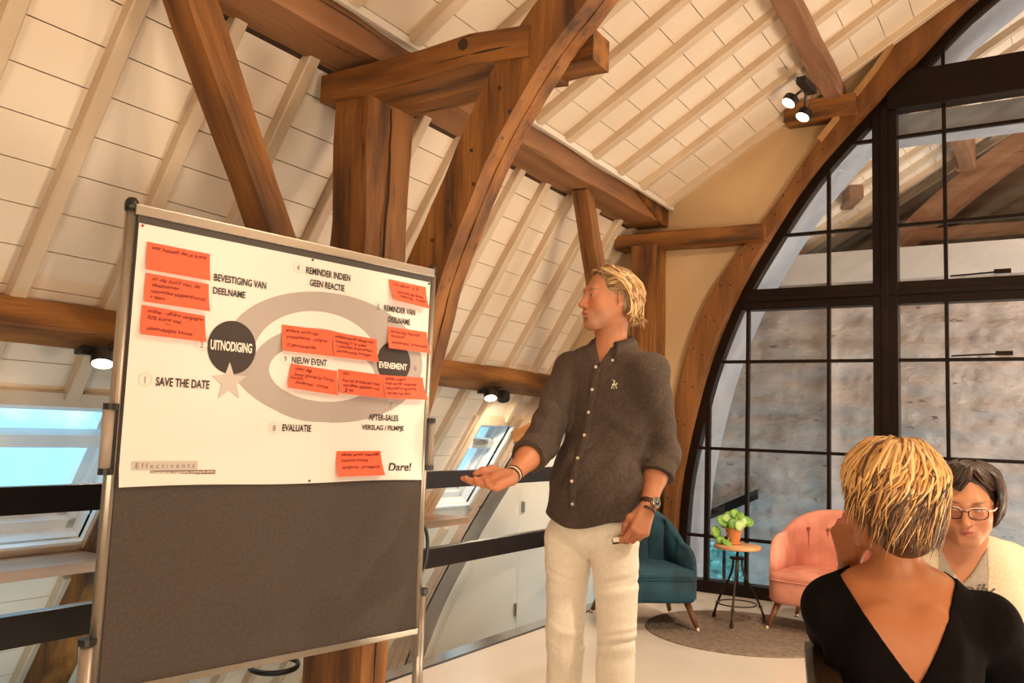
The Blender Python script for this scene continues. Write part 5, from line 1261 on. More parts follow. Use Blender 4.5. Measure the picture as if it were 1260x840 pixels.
    # surface lookup along a ray towards the body
    def onto(Sx, P0, d, mx=.4):
        t = 0.0
        for _ in range(60):
            v = float(Sx(np.array([P0 + d * t]))[0])
            if v < .0008: break
            t += max(v * .7, .0006)
            if t > mx: break
        return P0 + d * t
    # collar: two leaves round the neck
    nk0 = nb + z1 * .050 - Ff * .012
    for sgn in (-1, 1):
        bm = bmesh.new(); rows = []
        for i in range(13):
            a = math.radians(180 - 150 * i / 12) * sgn; x, y = math.sin(a), math.cos(a); g_ = i / 12
            base = nk0 + R_ * x * .073 + Ff * (y * .071) - z1 * (.034 * g_ ** 1.5); top = base + z1 * (.030 - .008 * g_) + (R_ * x + Ff * y) * .001; out = base + (R_ * x + Ff * y) * (.018 + .010 * g_) - z1 * (.008 + .022 * g_) + Ff * .012 * g_
            if i == 12: out = out - z1 * .022 + R_ * sgn * .012
            rows.append([bm.verts.new(Vector(p)) for p in (base - z1 * .01, top, (top * .5 + out * .5) + (R_ * x + Ff * y) * .007, out)])
        for r1, r2 in zip(rows, rows[1:]):
            for k_ in range(3): bm.faces.new((r1[k_], r1[k_ + 1], r2[k_ + 1], r2[k_]))
        o = child('collar', bm, M_SHIRT, sh); md = o.modifiers.new('thick', 'SOLIDIFY'); md.thickness = .003
    # placket and buttons
    cpts = []
    for i in range(26):
        z_ = nb[2] - .052 - (.490) * i / 25; P0 = np.array([0, 0, 0.]); cx_ = pel * (1 - (z_ - pel[2]) / (nb[2] - pel[2])) + nb * ((z_ - pel[2]) / (nb[2] - pel[2])); cx_[2] = z_
        cpts.append(onto(Q, cx_ + Ff * .30 + R_ * .012 * (i / 25), -Ff))
    bm = bmesh.new(); rows = [[bm.verts.new(Vector(p + R_ * w_ + Ff * h_)) for w_, h_ in ((-.016, -.002), (-.014, .0035), (.014, .0035), (.016, -.002))] for p in cpts]
    for r1, r2 in zip(rows, rows[1:]):
        for k_ in range(3): bm.faces.new((r1[k_], r1[k_ + 1], r2[k_ + 1], r2[k_]))
    child('placket', bm, M_SHIRT, sh)
    M_BUT = plain('pearl_button', (.75, .66, .55), .3)
    for i in (0, 4, 8, 12, 16, 20, 24):
        p = cpts[i] + Ff * .004; bm = bmesh.new(); tube(bm, [Vector(p), Vector(p + Ff * .0028)], [.0056, .0050], 12); child('button', bm, M_BUT, sh, False)
    for sgn in (-1, 1):
        p = nk0 + R_ * sgn * .050 + Ff * .092 - z1 * .078; bm = bmesh.new(); tube(bm, [Vector(p), Vector(p + Ff * .004)], [.0050, .0045], 10); child('button', bm, M_BUT, sh, False)
    # small embroidered rider emblem on his left chest
    pe = onto(Q, A3(756, 473, 2.2), (A3(756, 473, 3.2) - A3(756, 473, 2.2)) / np.linalg.norm(A3(756, 473, 3.2) - A3(756, 473, 2.2)), 1.2)
    nE = A3(756, 473, 2.2) - pe; nE /= np.linalg.norm(nE); sE = np.cross(z1, nE); sE /= np.linalg.norm(sE); uE = np.cross(nE, sE)
    bm = bmesh.new(); E_ = lambda x, y: Vector(pe + sE * x + uE * y + nE * .003)
    for pts in (((-.009, -.004), (.008, -.002), (.012, .006), (.009, .008), (.004, .002), (-.009, .003)), ((-.009, -.004), (-.006, -.004), (-.010, -.016), (-.013, -.016)), ((-.003, -.004), (-.001, -.004), (-.002, -.016), (-.005, -.016)), ((.003, -.003), (.006, -.003), (.010, -.013), (.007, -.015)),
                ((-.004, .002), (.001, .002), (.002, .013), (-.003, .013)), ((-.002, .014), (.002, .014), (.002, .018), (-.002, .018)), ((0, .010), (.002, .011), (-.009, .021), (-.010, .020))):
        bm.faces.new([bm.verts.new(E_(x * .9, y * .9)) for x, y in pts])
    child('embroidered_emblem', bm, plain('emblem_thread', (.75, .68, .58), .7), sh, False)
    # ---- trousers
    K = Sdf()
    K.ell(Th, (0, -.005, .02), (.158, .115, .105), .03)
    for hp, kn, an, w_ in ((hipR, kneeR, anR, 1), (hipL, kneeL, anL, 1)): K.chain([hp + z1 * -.01, hp * .72 + kn * .28, hp * .45 + kn * .55, kn, kn * .5 + an * .5, an - z1 * .03], [.088, .080, .074, .067, .063, .060], .010)
    f1, f2 = folds(.0062, (20, 20, 9), 21), folds(.0085, (14, 14, 52), 5)
    def pt(P, D):
        w = np.exp(-((P[:, 2] - kneeR[2] + .02) / .05)**2) + .7 * np.exp(-((P[:, 2] - pel[2] + .15) / .045)**2) + np.exp(-((P[:, 2] - .16) / .09)**2); w = np.clip(w, 0, 1)
        d = f1(P, D) * (1 - w) + f2(P, D) * w
        q = (P - pel) @ T.R.T; d = d - .002 * np.exp(-((q[:, 0]) / .006)**2) * (q[:, 1] > 0) * (q[:, 2] > -.14)
        return np.maximum(d, P[:, 2] - pel[2] - .05)
    K.post.append(pt)
    M_TROU = cloth('white_cotton', (.80, .73, .62), (.85, .79, .69), 70, bump=.2, sheen=.05)
    lo = np.minimum.reduce([anR, anL, pel - .2]) - .12; lo[2] = .02; hi = np.maximum.reduce([anR, anL, pel + .18]) + .1; hi[2] = pel[2] + .08
    tr = body_mesh('trousers', [(K, lo, hi, .0058)], M_TROU, b, None, loc); tr.location = (0, 0, 0)
    # ---- shoes
    Z = Sdf()
    for an in (anR, anL): Z.chain([an + np.array([0, 0, -.035]) - Ff * .035, an + np.array([0, 0, -.045]) + Ff * .09, an + np.array([0, 0, -.055]) + Ff * .17], [.042, .042, .034], .03)
    Z.post.append(lambda P, D: np.maximum(D, .001 - P[:, 2]))
    lo = np.minimum(anR, anL) - .25; hi = np.maximum(anR, anL) + .25; lo[2] = -.01; hi[2] = .14
    o = body_mesh('shoes', [(Z, lo, hi, .007)], plain('brown_leather', (.10, .04, .02), .4), b, None, loc); o.location = (0, 0, 0)
    # ---- watch and bracelets
    def ringb(name, c, d, r, w_, m, par=b, fl=.85, tk=.0022):
        sx_, ux_ = frame_of(Vector(d)); bm = bmesh.new(); c = Vector(c); n = 36
        rows = []
        for k_ in range(n):
            a = 2 * math.pi * k_ / n; e = sx_ * math.cos(a) + ux_ * math.sin(a); rows.append([bm.verts.new(c + e * (r + t_) + Vector(d) * h_) for h_, t_ in ((-w_ / 2, 0), (-w_ / 2, tk), (w_ / 2, tk), (w_ / 2, 0))])
        for k_ in range(n):
            a, b_ = rows[k_], rows[(k_ + 1) % n]
            for q_ in range(4): bm.faces.new((a[q_], a[(q_ + 1) % 4], b_[(q_ + 1) % 4], b_[q_]))
        return child(name, bm, m, par)
    M_LTH = plain('dark_brown_strap', (.045, .015, .008), .5)
    wc = WL - dL * .022; wt = ringb('watch', wc, dL, .0285, .016, M_LTH)
    fd = (-Bv * .80 + Av * .62); fd -= dL * (fd @ dL); fd /= np.linalg.norm(fd); pc_ = wc + fd * .0285
    bm = bmesh.new(); tube(bm, [Vector(pc_ - fd * .002), Vector(pc_ + fd * .007), Vector(pc_ + fd * .009)], [.0195, .0195, .0180], 28); child('watch_case', bm, plain('steel_case', (.7, .62, .54), .25, .9), wt, False)
    bm = bmesh.new(); tube(bm, [Vector(pc_ + fd * .0088), Vector(pc_ + fd * .0095)], [.0155, .0153], 28); child('watch_dial', bm, plain('dark_dial', (.02, .02, .03), .25), wt, False)
    sx_, ux_ = frame_of(Vector(fd)); bm = bmesh.new()
    for k_ in range(12):
        a = 2 * math.pi * k_ / 12; e = sx_ * math.cos(a) + ux_ * math.sin(a); t_ = Vector(fd).cross(e); p = Vector(pc_ + fd * .0099)
        bm.faces.new([bm.verts.new(p + e * r_ + t_ * w_) for r_, w_ in ((.0105, -.0007), (.0138, -.0007), (.0138, .0007), (.0105, .0007))])
    for a, r_ in ((.6, .009), (2.2, .0125)):
        e = sx_ * math.cos(a) + ux_ * math.sin(a); t_ = Vector(fd).cross(e); p = Vector(pc_ + fd * .0101); bm.faces.new([bm.verts.new(p + e * q_ + t_ * w_) for q_, w_ in ((-.002, -.0006), (r_, -.0006), (r_, .0006), (-.002, .0006))])
    child('watch_markings', bm, plain('watch_markings', (.8, .75, .65), .3), wt, False)
    ringb('leather_wristband', WL + dL * .006, dL, .0275, .009, M_LTH)
    ringb('leather_wristband', WR - dR * .012, dR, .0262, .0055, M_LTH); ringb('beaded_bracelet', WR - dR * .020, dR, .0270, .0045, plain('pale_beads', (.75, .66, .50), .35)); ringb('beaded_bracelet', WR - dR * .028, dR, .0275, .0040, M_LTH)
    # ---- hair
    rn = random.Random(6); G = Sdf()
    G.ell(H, (0, -.024, .032), (.082, .100, .092), .01); G.ell(H, (0, -.085, -.035), (.060, .035, .060), .03)
    for sx in (-1, 1): G.ell(H, (sx * .066, -.045, -.005), (.020, .045, .050), .02)
    def hp(P, D):
        q = H.inv(P); lim = (q[:, 1] - .052 + .35 * np.clip(.062 - q[:, 2], -.1, .3)) * .9; lim2 = np.where(q[:, 2] < .004, q[:, 1] + .020, -1)
        return np.maximum(np.maximum(D + .0015 * np.sin(q[:, 0] * 220), lim), lim2)
    G.post.append(hp); cb = np.array([.34, .20, .09]); hc = lambda V: np.tile(cb * .7, (len(V), 1))
    hr = body_mesh('hair', [(G, H.o - .16, H.o + .15, .0036)], M_HAIR, b, hc, loc); hr.location = (0, 0, 0)
    cols = [(.46, .27, .115), (.32, .17, .065), (.56, .36, .17), (.20, .10, .038), (.62, .42, .21)]
    paths = []
    for i in range(430):
        a0 = rn.uniform(-78, 78); sgn = 1 if a0 > 0 else -1; ab_ = abs(a0)
        e0 = 52 - .30 * ab_ + rn.uniform(-3, 16)
        side = ab_ / 78
        mid = (sgn * (ab_ * .8 + 42 + rn.uniform(-8, 8)), 52 - 26 * side + rn.uniform(-6, 8), .012 + rn.uniform(0, .012), .0042)
        m2 = (sgn * min(172, ab_ * .6 + 92 + rn.uniform(-12, 16)), 12 - 10 * side + rn.uniform(-8, 8), .012 + rn.uniform(0, .014), .0042)
        end = (sgn * min(178, ab_ * .5 + 116 + rn.uniform(-16, 26)), -22 + rn.uniform(-20, 8), .010 + rn.uniform(0, .022), .0030)
        paths.append(([(a0, e0, .004 + rn.uniform(0, .006), .0036), mid, m2, end], cols[rn.randrange(5)], rn.uniform(.003, .008), rn.uniform(0, 6)))
    for i in range(150):    # temples, combed back over the ears
        sgn = rn.choice((-1, 1)); a0 = rn.uniform(52, 88); e0 = rn.uniform(2, 34)
        paths.append(([(sgn * a0, e0, .002 + rn.uniform(0, .004), .0034), (sgn * (a0 + 18), e0 + 2, .008 + rn.uniform(0, .006), .0042), (sgn * (a0 + 42), e0 * .5 - 6, .012 + rn.uniform(0, .010), .0042), (sgn * min(176, a0 + 66 + rn.uniform(-10, 20)), -18 + rn.uniform(-20, 6), .012 + rn.uniform(0, .02), .003)], cols[rn.randrange(5)], rn.uniform(.003, .007), rn.uniform(0, 6)))
    for i in range(170):     # nape curls
        sgn = rn.choice((-1, 1)); a0 = rn.uniform(105, 178)
        paths.append(([(sgn * a0, 8 + rn.uniform(-10, 10), .010, .0042), (sgn * a0, -20, .014 + rn.uniform(0, .012), .0048, .010), (sgn * (a0 - 4), -30 + rn.uniform(-5, 6), .018 + rn.uniform(0, .014), .0042, .030), (sgn * (a0 - 10), -30 + rn.uniform(-8, 8), .030 + rn.uniform(0, .026), .002, .040 + rn.uniform(-.012, .010))], cols[rn.randrange(5)], .006, rn.uniform(0, 6)))
    o = hair_locks('hair_locks', H, hr, loc, paths); o.location = (0, 0, 0)
    # ---- clicker held in his left hand
    tp = Wl.p((.030, .128, -.040)); cl = empty('clicker', tuple(tp), 0, 'small black and silver clicker held in the man\'s left hand', 'clicker')
    q_ = Vector(-Av * .95 - Bv * .1 - z1 * .12).normalized(); up_ = Vector(z1 * .62 - Bv * .78); s_ = q_.cross(up_).normalized(); u_ = s_.cross(q_)
    Mx = Matrix((q_, s_, u_)).transposed().to_4x4()
    bm = bmesh.new(); bbox(bm, -.020, .030, -.009, .009, -.011, .001, Mx); build('case', bm, M_BLACK, cl, bevel=.002)
    bm = bmesh.new(); bbox(bm, -.016, .029, -.008, .008, .001, .004, Mx); build('top_plate', bm, plain('silver_plate', (.75, .68, .60), .3, .6), cl, bevel=.0008)
    return b
man = build_man()

# ================================================================== the two seated women
def seated_woman(kind):
    z1 = np.array([0, 0, 1.]); back = kind == 'blonde'
    q0 = A3(1100, 700, 1.93) if back else A3(1190, 700, 2.5); Bw = np.array([q0[0], q0[1], 0]); Bw /= np.linalg.norm(Bw); Aw = np.array([Bw[1], -Bw[0], 0])
    if back:
        b_ = math.radians(42); hf = Bw * math.cos(b_) - Aw * math.sin(b_); H = frame(A3(1093, 612, 1.93), hf, (0, 0, 1), .98)
        tf = Bw * math.cos(math.radians(6)) - Aw * math.sin(math.radians(6)); nb = A3(1104, 716, 1.93); SL, SR = A3(1024, 748, 1.98), A3(1214, 768, 1.90)
        seat = np.array([nb[0] + .02, nb[1] + .02, .50])
    else:
        hf = -Bw * math.cos(math.radians(4)) - Aw * math.sin(math.radians(4)); H = frame(A3(1191, 618, 2.50), hf - z1 * .20, (0, 0, 1), .95)
        tf = -Bw; nb = A3(1184, 676, 2.57); SL, SR = A3(1240, 694, 2.57), A3(1122, 690, 2.57)
        seat = np.array([nb[0], nb[1] + .02, .50])
    T = frame((seat + nb) / 2, tf); R_, Ff = T.R[0], T.R[1]; loc = (float(seat[0]), float(seat[1]), 0.0); lc = -Vector(loc)
    lf_ = (Bw * .45 - Aw * .89) if back else (-Bw * .35 + Aw * .94); ls_ = np.array([lf_[1], -lf_[0], 0]); hipR, hipL = seat + ls_ * .10, seat - ls_ * .10; knR, knL = hipR + lf_ * .42, hipL + lf_ * .42
    anR, anL = knR + np.array([0, 0, -.42]) + lf_ * .02, knL + np.array([0, 0, -.42]) + lf_ * .02
    hgt = nb[2] - seat[2]
    Tc = Fr(seat + (nb - seat) * .68, *T.R); Tb = Fr(seat + (nb - seat) * .25, *T.R)
    S = Sdf(); big = 1.0 if back else 1.08
    S.ell(Tc, (0, -.005, 0), (.155 * big, .098 * big, .20), .03); S.ell(Tb, (0, 0, 0), (.150 * big, .115 * big, .20), .06)
    S.cap(SR, SL, .048, None, .05); S.cap(nb + R_ * .07 - z1 * .02, nb - R_ * .07 - z1 * .02, .042, None, .06)
    S.chain([nb - z1 * .05, nb, H.p((0, -.028, -.050))], [.060, .049, .046], .035)
    S.chain([hipR, knR, anR], [.085, .062, .042], .03); S.chain([hipL, knL, anL], [.085, .062, .042], .03)
    if back:
        S.ell(Tc, (.055, -.085, .03), (.05, .025, .08), .05); S.ell(Tc, (-.055, -.085, .03), (.05, .025, .08), .05)
        # left arm: elbow forward on the table, hand raised against the cheek
        EL = A3(1030, 790, 2.24); WL = A3(1046, 690, 2.06); ER = A3(1262, 868, 2.02); WR = ER + Ff * .14 - R_ * .10 + z1 * -.02
    else:
        EL = SL + R_ * -.06 - z1 * .27 + Ff * .05; WL = EL + Ff * .22 + R_ * .12 - z1 * .01; ER = SR + R_ * .05 - z1 * .27 + Ff * .05; WR = ER + Ff * .22 - R_ * .12 - z1 * .01
    S.chain([SL, EL, EL * .6 + WL * .4, WL], [.046, .038, .035, .0235], .02); S.chain([SR, ER, ER * .6 + WR * .4, WR], [.046, .038, .035, .0235], .02)
    head_prims(S, H, 1, .92, .12 if not back else .5, 0)
    if back:
        yd = A3(1036, 640, 2.06) - WL; yd /= np.linalg.norm(yd); zd = -Av * .80 - Bv * .45; zd -= yd * (zd @ yd); zd /= np.linalg.norm(zd); xd = np.cross(yd, zd)
        if xd @ Bv > 0: xd = -xd
        Wl = Fr(WL, xd, yd, zd, .92); tl_ = hand_prims(S, Wl, 1, [(38, 50, 35), (46, 60, 40), (52, 62, 44), (56, 60, 44)], [(.018, .020, -.010), (.038, .046, -.026), (.036, .072, -.036), (.026, .092, -.040)], .2, .92)
    else:
        yd = (WL - EL); yd /= np.linalg.norm(yd); zd = z1 - yd * (z1 @ yd); zd /= np.linalg.norm(zd); xd = np.cross(yd, zd)
        if xd @ (SR - SL) < 0: xd = -xd
        Wl = Fr(WL, xd, yd, zd, .92); tl_ = hand_prims(S, Wl, 1, [(20, 20, 12)] * 4, [(.016, .018, -.008), (.040, .046, -.014), (.046, .074, -.016), (.042, .098, -.016)], .4, .92)
    yd = (WR - ER); yd /= np.linalg.norm(yd); zd = z1 - yd * (z1 @ yd); zd /= np.linalg.norm(zd); xd = np.cross(yd, zd)
    if xd @ (SL - SR) < 0: xd = -xd
    Wr = Fr(WR, xd, yd, zd, .92); tr_ = hand_prims(S, Wr, 1, [(18, 20, 12)] * 4, [(.016, .018, -.008), (.040, .046, -.014), (.046, .074, -.016), (.042, .098, -.016)], .4, .92)
    g = face_color(H, base=SKIN * (np.array([.80, .66, .46]) if back else np.array([1.15, 1.22, 1.32])), lip=(.46, .15, .13), brow=(.16, .08, .05) if not back else (.30, .17, .08), flush=.5, browz=.018)
    reg = [(S, H.o - np.array([.15, .15, .18]), H.o + .14, .0026)]
    for F_ in (Wl, Wr): c = F_.p((0, .08, -.02)); reg.append((S, c - .115, c + .115, .0030))
    lo = np.minimum.reduce([hipR, hipL, knR, knL, anR, anL, SR, SL, ER, EL, WR, WL]) - .14; hi = np.maximum.reduce([hipR, hipL, knR, knL, SR, SL, ER, EL, WR, WL, nb]) + np.array([.14, .14, .06]); lo[2] = .03
    b = body_mesh('person', [(S, lo, hi, .0065)] + reg, M_SKIN, None, g, loc)
    nails(b, loc, tl_[:4], Wl, M_NAIL); nails(b, loc, tr_[:4], Wr, M_NAIL)
    def child(name, bm, m, par=b, smooth=True):
        o = build(name, bm, m, par, smooth=smooth); o.location = lc; return o
    # clothes
    Q = Sdf(); e = .012
    Q.ell(Tc, (0, -.005, 0), (.165 * big, .108 * big, .21), .03); Q.ell(Tb, (0, 0, 0), (.162 * big, .128 * big, .21), .06)
    if back: Q.ell(Tc, (.055, -.085, .03), (.05, .032, .08), .05); Q.ell(Tc, (-.055, -.085, .03), (.05, .032, .08), .05)
    Q.cap(SR, SL, .058, None, .05); Q.cap(nb + R_ * .075 - z1 * .024, nb - R_ * .075 - z1 * .024, .047, None, .06)
    if back:
        uL, uR = SL * .45 + EL * .55, SR * .35 + ER * .65; dL = (EL - SL) / np.linalg.norm(EL - SL); dR = (ER - SR) / np.linalg.norm(ER - SR)
        Q.fn(clipped_chain([SL, uL + dL * .03], [.066, .070], uL, dL), .03); Q.fn(clipped_chain([SR, uR + dR * .03], [.066, .068], uR, dR), .03)
    else:
        dL = (WL - EL) / np.linalg.norm(WL - EL); dR = (WR - ER) / np.linalg.norm(WR - ER)
        Q.fn(clipped_chain([SL, EL, WL], [.062, .052, .042], WL - dL * .03, dL), .03); Q.fn(clipped_chain([SR, ER, WR], [.062, .052, .042], WR - dR * .03, dR), .03)
    fo = folds(.003, (18, 18, 14), 31 if back else 44)
    def post(P, D):
        d = fo(P, D); q = (P - nb) @ T.R.T; x, y, z = q[:, 0], q[:, 1], q[:, 2]
        if back:                              # deep V down the back, round neck in front
            v = np.abs(x + .03 * np.clip(-z / .19, 0, 1) * T.R[0].dot(-Aw) + .004) - .112 * np.clip((z + .192) / .192, 0, 2) ** .9; d = np.where(y < .02, np.maximum(d, np.minimum(-v, z + .192)), d)
            fr_ = np.sqrt(x * x + z * z) - .10; d = np.where(y >= .02, np.maximum(d, -fr_), d)
        else:                                 # open cardigan: a wide strip down the front is left out
            v = np.abs(x) - .062 - .05 * np.clip(-z / .30, 0, 1) * 0 ; d = np.where(y > 0, np.maximum(d, -v), d)
            d = np.maximum(d, .060 - np.sqrt(x * x + (y * .9)**2) - np.clip(-z - .0, 0, 1) * 3)
        return np.maximum(d, seat[2] - .03 - P[:, 2])
    Q.post.append(post)
    lo2 = np.minimum.reduce([SR, SL, ER, EL, WR, WL, seat - R_ * .2, seat + R_ * .2]) - .13; hi2 = np.maximum.reduce([SR, SL, ER, EL, WR, WL, nb, seat + R_ * .2, seat - R_ * .2]) + .13; lo2[2] = seat[2] - .04
    if back:
        M_D = mat('black_jersey', (.0022, .0012, .0010), (.0045, .0025, .002), 60, rough=.95, bump=.2, bscale=220, spec=.12)
        o = body_mesh('dress_top', [(Q, lo2, hi2, .0050)], M_D, b, None, loc); o.location = (0, 0, 0)
        K = Sdf(); K.chain([hipR, knR, anR + z1 * .15], [.105, .082, .075], .04); K.chain([hipL, knL, anL + z1 * .15], [.105, .082, .075], .04); K.cap(hipR, hipL, .11, None, .04)
        K.post.append(lambda P, D: np.maximum(D, P[:, 2] - seat[2] - .12))
    else:
        M_D = cloth('cream_knit', (.66, .55, .39), (.74, .63, .47), 120, rough=.9, bump=.35)
        o = body_mesh('cardigan', [(Q, lo2, hi2, .0050)], M_D, b, None, loc); o.location = (0, 0, 0)
        U = Sdf(); U.ell(Tc, (0, -.003, 0), (.160 * big, .104 * big, .205), .03); U.ell(Tb, (0, 0, 0), (.156 * big, .122 * big, .205), .06); U.cap(SR * .9 + SL * .1, SL * .9 + SR * .1, .052, None, .05); U.cap(nb + R_ * .07 - z1 * .02, nb - R_ * .07 - z1 * .02, .045, None, .06)
        def pu(P, D):
            q = (P - nb) @ T.R.T; x, y, z = q[:, 0], q[:, 1], q[:, 2]; v = np.abs(x) - .062 * np.clip((z + .085) / .10, 0, 1.2) ** .8
            d = np.where(y > 0, np.maximum(D, np.minimum(-v, z + .085)), np.maximum(D, .056 - np.sqrt(x * x + y * y) - np.clip(-z, 0, 1) * 3)); return np.maximum(d, seat[2] - P[:, 2])
        U.post.append(pu); o = body_mesh('t_shirt', [(U, lo2, hi2, .0050)], cloth('grey_jersey', (.36, .31, .25), (.42, .37, .31), 80, bump=.15), b, None, loc); o.location = (0, 0, 0)
        # printed lettering across the shirt
        me = text_mesh('happily', .012, .3, .9); n = len(me.vertices); co = np.empty(n * 3); me.vertices.foreach_get('co', co); co = co.reshape(-1, 3); lo_, hi_ = co.min(0), co.max(0); out = []
        for p in co:
            u = (p[0] - lo_[0]) / (hi_[0] - lo_[0]) - .5; v = (p[1] - lo_[1]) / (hi_[1] - lo_[1]) - .5
            P0 = nb - R_ * (u * .17 + .0) + z1 * (-.103 + v * .045) + Ff * .3; t = 0
            for _ in range(25):
                dd = float(U(np.array([P0 - Ff * t]))[0])
                if dd < .001: break
                t += dd * .8
            out.append(P0 - Ff * (t - .0015) + np.array(lc))
        me.vertices.foreach_set('co', np.array(out).ravel()); me.name = 'shirt_lettering'; new_mesh_obj('shirt_lettering', me, plain('shirt_print', (.12, .09, .08), .8), o)
        K = Sdf(); K.chain([hipR, knR, anR], [.105, .080, .060], .04); K.chain([hipL, knL, anL], [.105, .080, .060], .04); K.cap(hipR, hipL, .11, None, .04)
    lo3 = np.minimum.reduce([hipR, hipL, knR, knL, anR, anL]) - .13; hi3 = np.maximum.reduce([hipR, hipL, knR, knL]) + .13; lo3[2] = .05
    o = body_mesh('trousers', [(K, lo3, hi3, .008)], cloth('dark_denim', (.015, .017, .028), (.024, .027, .04), 60), b, None, loc); o.location = (0, 0, 0)
    Z = Sdf()
    for an in (anR, anL): Z.chain([an + np.array([0, 0, -.04]) - lf_ * .02, an + np.array([0, 0, -.045]) + lf_ * .16], [.040, .030], .02)
    Z.post.append(lambda P, D: np.maximum(D, .001 - P[:, 2]))
    lo4 = np.minimum(anR, anL) - .22; hi4 = np.maximum(anR, anL) + .24; lo4[2] = -.01; hi4[2] = .13
    o = body_mesh('shoes', [(Z, lo4, hi4, .008)], plain('black_leather', (.02, .015, .012), .4), b, None, loc); o.location = (0, 0, 0)
    # hair
    rn = random.Random(15 if back else 25); G = Sdf(); G.ell(H, (0, -.024, .032), (.083, .104, .094), .01); G.ell(H, (0, -.056, -.058) if back else (0, -.060, -.040), (.076, .060, .070) if back else (.072, .055, .055), .04)
    def hpost(P, D):
        q = H.inv(P); ear = np.abs(q[:, 0]); lim = q[:, 1] - .058 + .30 * np.clip(.070 - q[:, 2], -.1, .3); lim2 = np.where(q[:, 2] < .0, q[:, 1] + (.022 if back else -.012), -1); return np.maximum(np.maximum(D, lim), lim2)
    G.post.append(hpost); cb = np.array([.045, .018, .008]) if back else np.array([.030, .013, .008])
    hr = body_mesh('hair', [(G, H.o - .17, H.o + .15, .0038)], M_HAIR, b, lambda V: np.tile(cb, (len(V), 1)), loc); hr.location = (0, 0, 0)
    paths = []
    if back:
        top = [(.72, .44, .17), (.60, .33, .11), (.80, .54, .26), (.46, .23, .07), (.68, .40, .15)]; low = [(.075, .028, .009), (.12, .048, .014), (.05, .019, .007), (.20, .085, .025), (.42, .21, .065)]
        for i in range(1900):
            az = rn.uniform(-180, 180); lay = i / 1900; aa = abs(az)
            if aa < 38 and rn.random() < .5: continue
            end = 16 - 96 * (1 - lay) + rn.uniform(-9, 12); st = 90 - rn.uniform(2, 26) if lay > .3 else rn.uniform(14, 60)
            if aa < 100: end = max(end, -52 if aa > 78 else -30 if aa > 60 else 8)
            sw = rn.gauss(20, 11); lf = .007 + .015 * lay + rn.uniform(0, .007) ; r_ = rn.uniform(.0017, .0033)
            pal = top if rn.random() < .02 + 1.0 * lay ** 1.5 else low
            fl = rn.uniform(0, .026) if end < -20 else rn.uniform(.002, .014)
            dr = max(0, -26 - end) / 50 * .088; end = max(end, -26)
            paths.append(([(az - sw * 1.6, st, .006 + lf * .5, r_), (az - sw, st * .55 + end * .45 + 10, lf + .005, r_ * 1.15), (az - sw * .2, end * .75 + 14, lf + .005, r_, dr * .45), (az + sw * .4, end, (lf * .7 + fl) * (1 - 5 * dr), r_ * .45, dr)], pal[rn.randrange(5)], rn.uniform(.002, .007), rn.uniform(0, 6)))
        for i in range(420):      # dark under-layer at the nape
            az = rn.uniform(100, 260); e0 = rn.uniform(-24, 14); d_ = rn.uniform(.035, .085); paths.append(([(az - 6, e0 + 24, .012, .003), (az - 2, e0, .013, .0036), (az, -24, .012, .0034, d_ * .5), (az + rn.uniform(-4, 8), -27, .004 + rn.uniform(0, .012), .0018, d_)], low[rn.randrange(4)], .004, rn.uniform(0, 6)))
        for i in range(60):
            az = rn.uniform(-70, -20) if i % 2 else rn.uniform(20, 70); paths.append(([(az - 30, 78, .012, .004), (az, 55, .026, .005), (az * 1.1, 30, .028, .004), (az * 1.15, 14, .022, .002)], top[i % 5], .006, rn.uniform(0, 6)))
    else:
        pal = [(.028, .011, .006), (.016, .007, .004), (.045, .018, .009), (.012, .005, .004), (.065, .027, .012)]
        for i in range(620):
            az = rn.uniform(-180, 180); aa = abs(az)
            if aa < 62:      # swept fringe from a side parting
                s_ = 1 if az > -20 else -1; paths.append(([(-14 + rn.uniform(-6, 6), 80, .010, .0042), (az * .8, 60 + rn.uniform(-4, 4), .016 + rn.uniform(0, .008), .0048), (az + s_ * 12, 40 - aa * .15 + rn.uniform(-3, 5), .011 + rn.uniform(0, .008), .0046), (az + s_ * 30, 22 - aa * .25, .013, .0026)], pal[rn.randrange(5)], .003, rn.uniform(0, 6)))
            else:
                end = -54 + rn.uniform(-8, 10); paths.append(([(az * .85, 74, .012, .0044), (az, 34, .018 + rn.uniform(0, .009), .0050), (az, -8, .017 + rn.uniform(0, .010), .0048), (az * (.97 if aa < 120 else 1), end, .016 + rn.uniform(0, .016), .0028)], pal[rn.randrange(5)], .004, rn.uniform(0, 6)))
    o = hair_locks('hair_locks', H, hr, loc, paths); o.location = (0, 0, 0)
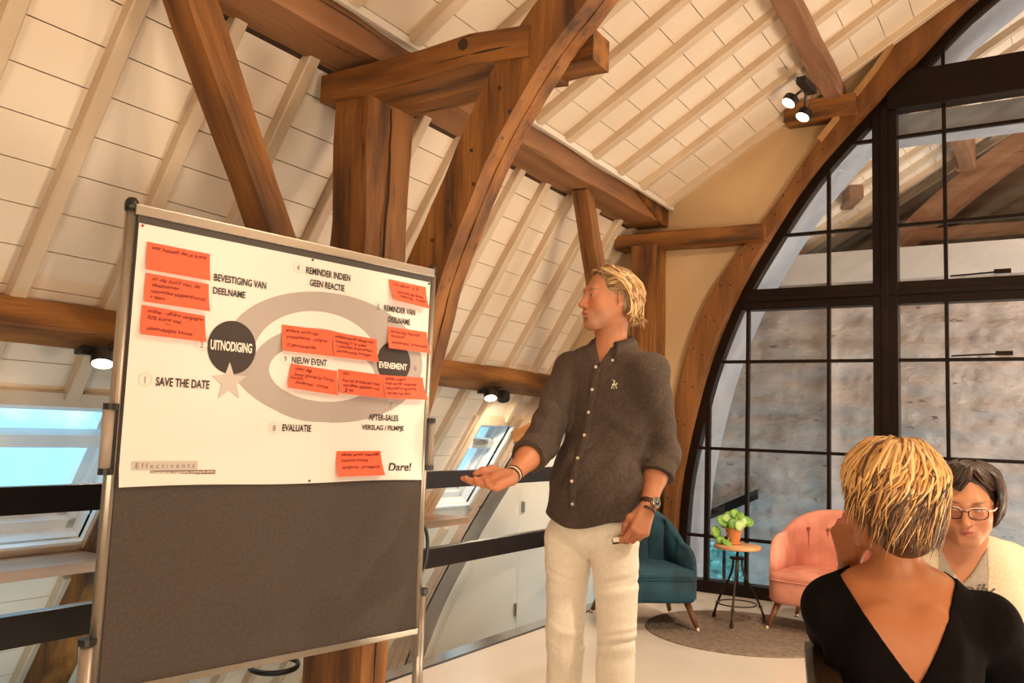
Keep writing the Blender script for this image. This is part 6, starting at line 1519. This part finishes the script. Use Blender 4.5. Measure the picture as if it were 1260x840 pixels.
    if not back:
        # glasses: dark rims, pale upper edge and temples
        M_RIM = plain('dark_rim', (.05, .018, .014), .25); M_PALE = plain('pale_rim', (.7, .6, .55), .25); gl = None
        for sx in (-1, 1):
            bm = bmesh.new(); pts = []
            for k_ in range(33):
                a = 2 * math.pi * k_ / 32; x = math.copysign(abs(math.cos(a)) ** .65, math.cos(a)) * .0255; z = math.copysign(abs(math.sin(a)) ** .75, math.sin(a)) * (.0165 if math.sin(a) > 0 else .0170)
                pts.append(tuple(H.p((sx * .034 + x, .108 - .35 * max(0, (abs(sx * .034 + x) - .03)) , -.006 + z + .0025 * (x * sx > 0) * abs(x) / .0255))))
            tube(bm, pts, .0018, 6, caps=False)
            if gl is None: gl = child('glasses', bm, M_RIM); par_ = gl
            else: o = build('rim', bm, M_RIM, gl, smooth=True)
            bm = bmesh.new(); tube(bm, [Vector(p) + Vector(H.d((0, .0012, .0018))) for p in pts[2:15]], .0013, 6); build('brow_line', bm, M_PALE, gl, smooth=True)
            bm = bmesh.new(); bm.faces.new([bm.verts.new(p) for p in pts[:-1]]); build('lens', bm, M_GLASS, gl)
            bm = bmesh.new(); tube(bm, [tuple(H.p(q)) for q in ((sx * .0595, .099, .003), (sx * .074, .080, .002), (sx * .081, .03, -.001), (sx * .082, -.005, -.006))], .0020, 6); build('temple', bm, M_PALE, gl, smooth=True)
        bm = bmesh.new(); tube(bm, [tuple(H.p(q)) for q in ((-.010, .108, -.002), (0, .111, .001), (.010, .108, -.002))], .0018, 6); build('bridge', bm, M_RIM, gl, smooth=True)
        eyes(H, b, loc, hf - z1 * .9, (.12, .08, .05))
        tag(b, 'seated dark-haired woman with glasses in a cream cardigan, looking down', 'person')
    else:
        eyes(H, b, loc, hf)
        # earring stud
        tag(b, 'seated blonde woman seen from behind in a black low-backed dress', 'person')
    return b, seat, T
wb, seatb, Tb_ = seated_woman('blonde')
wd_, seatd, Td_ = seated_woman('dark')
# ---- leather tub chair under the blonde woman, plain chair under the other, table between them
M_LEATHER = mat('brown_leather', (.022, .012, .006), (.050, .030, .016), 6, rough=.34, bump=.15, bscale=60)
def tub_chair(seat, T, label, dx=0, turn=0.0):
    o = empty('tub_chair', (float(seat[0] + T.R[0][0] * dx), float(seat[1] + T.R[0][1] * dx), 0), math.atan2(T.R[1][1], T.R[1][0]) - math.pi / 2 + turn, label, 'chair')
    bm = bmesh.new(); bbox(bm, -.27, .27, -.24, .28, .28, .405); build('seat', bm, M_LEATHER, o, bevel=.03)
    bm = bmesh.new(); bbox(bm, -.21, .21, -.30, -.225, .28, .80)
    for v in bm.verts:
        if v.co.z > .7: v.co.y -= .05
    bk = build('backrest', bm, M_LEATHER, o, bevel=.018)
    for sx in (-1, 1):
        bm = bmesh.new(); bbox(bm, min(sx * .30, sx * .345), max(sx * .30, sx * .345), -.20, .26, .22, .66)
        for v in bm.verts:
            if v.co.z > .6: v.co.z -= (v.co.y + .32) * .22 - .07 * (v.co.y < 0); v.co.y -= .03 * (v.co.y < 0)
        a = build('side_panel', bm, M_LEATHER, o, bevel=.014)
        bm = bmesh.new(); tube(bm, [(sx * .298, -.20, .66), (sx * .298, .24, .60)], .006, 6); build('piping', bm, M_LEATHER, a, smooth=True)
        for sy in (-.25, .24):
            bm = bmesh.new(); tube(bm, [(sx * .26, sy, .285), (sx * .285, sy * 1.06, 0)], [.018, .012], 10); build('leg', bm, M_IRON, o, smooth=True)
    return o
tub_chair(seatb, Tb_, 'worn brown leather tub chair under the blonde woman', .13, -math.pi / 2)
tub_chair(seatd, Td_, 'brown leather tub chair beneath the woman with glasses')
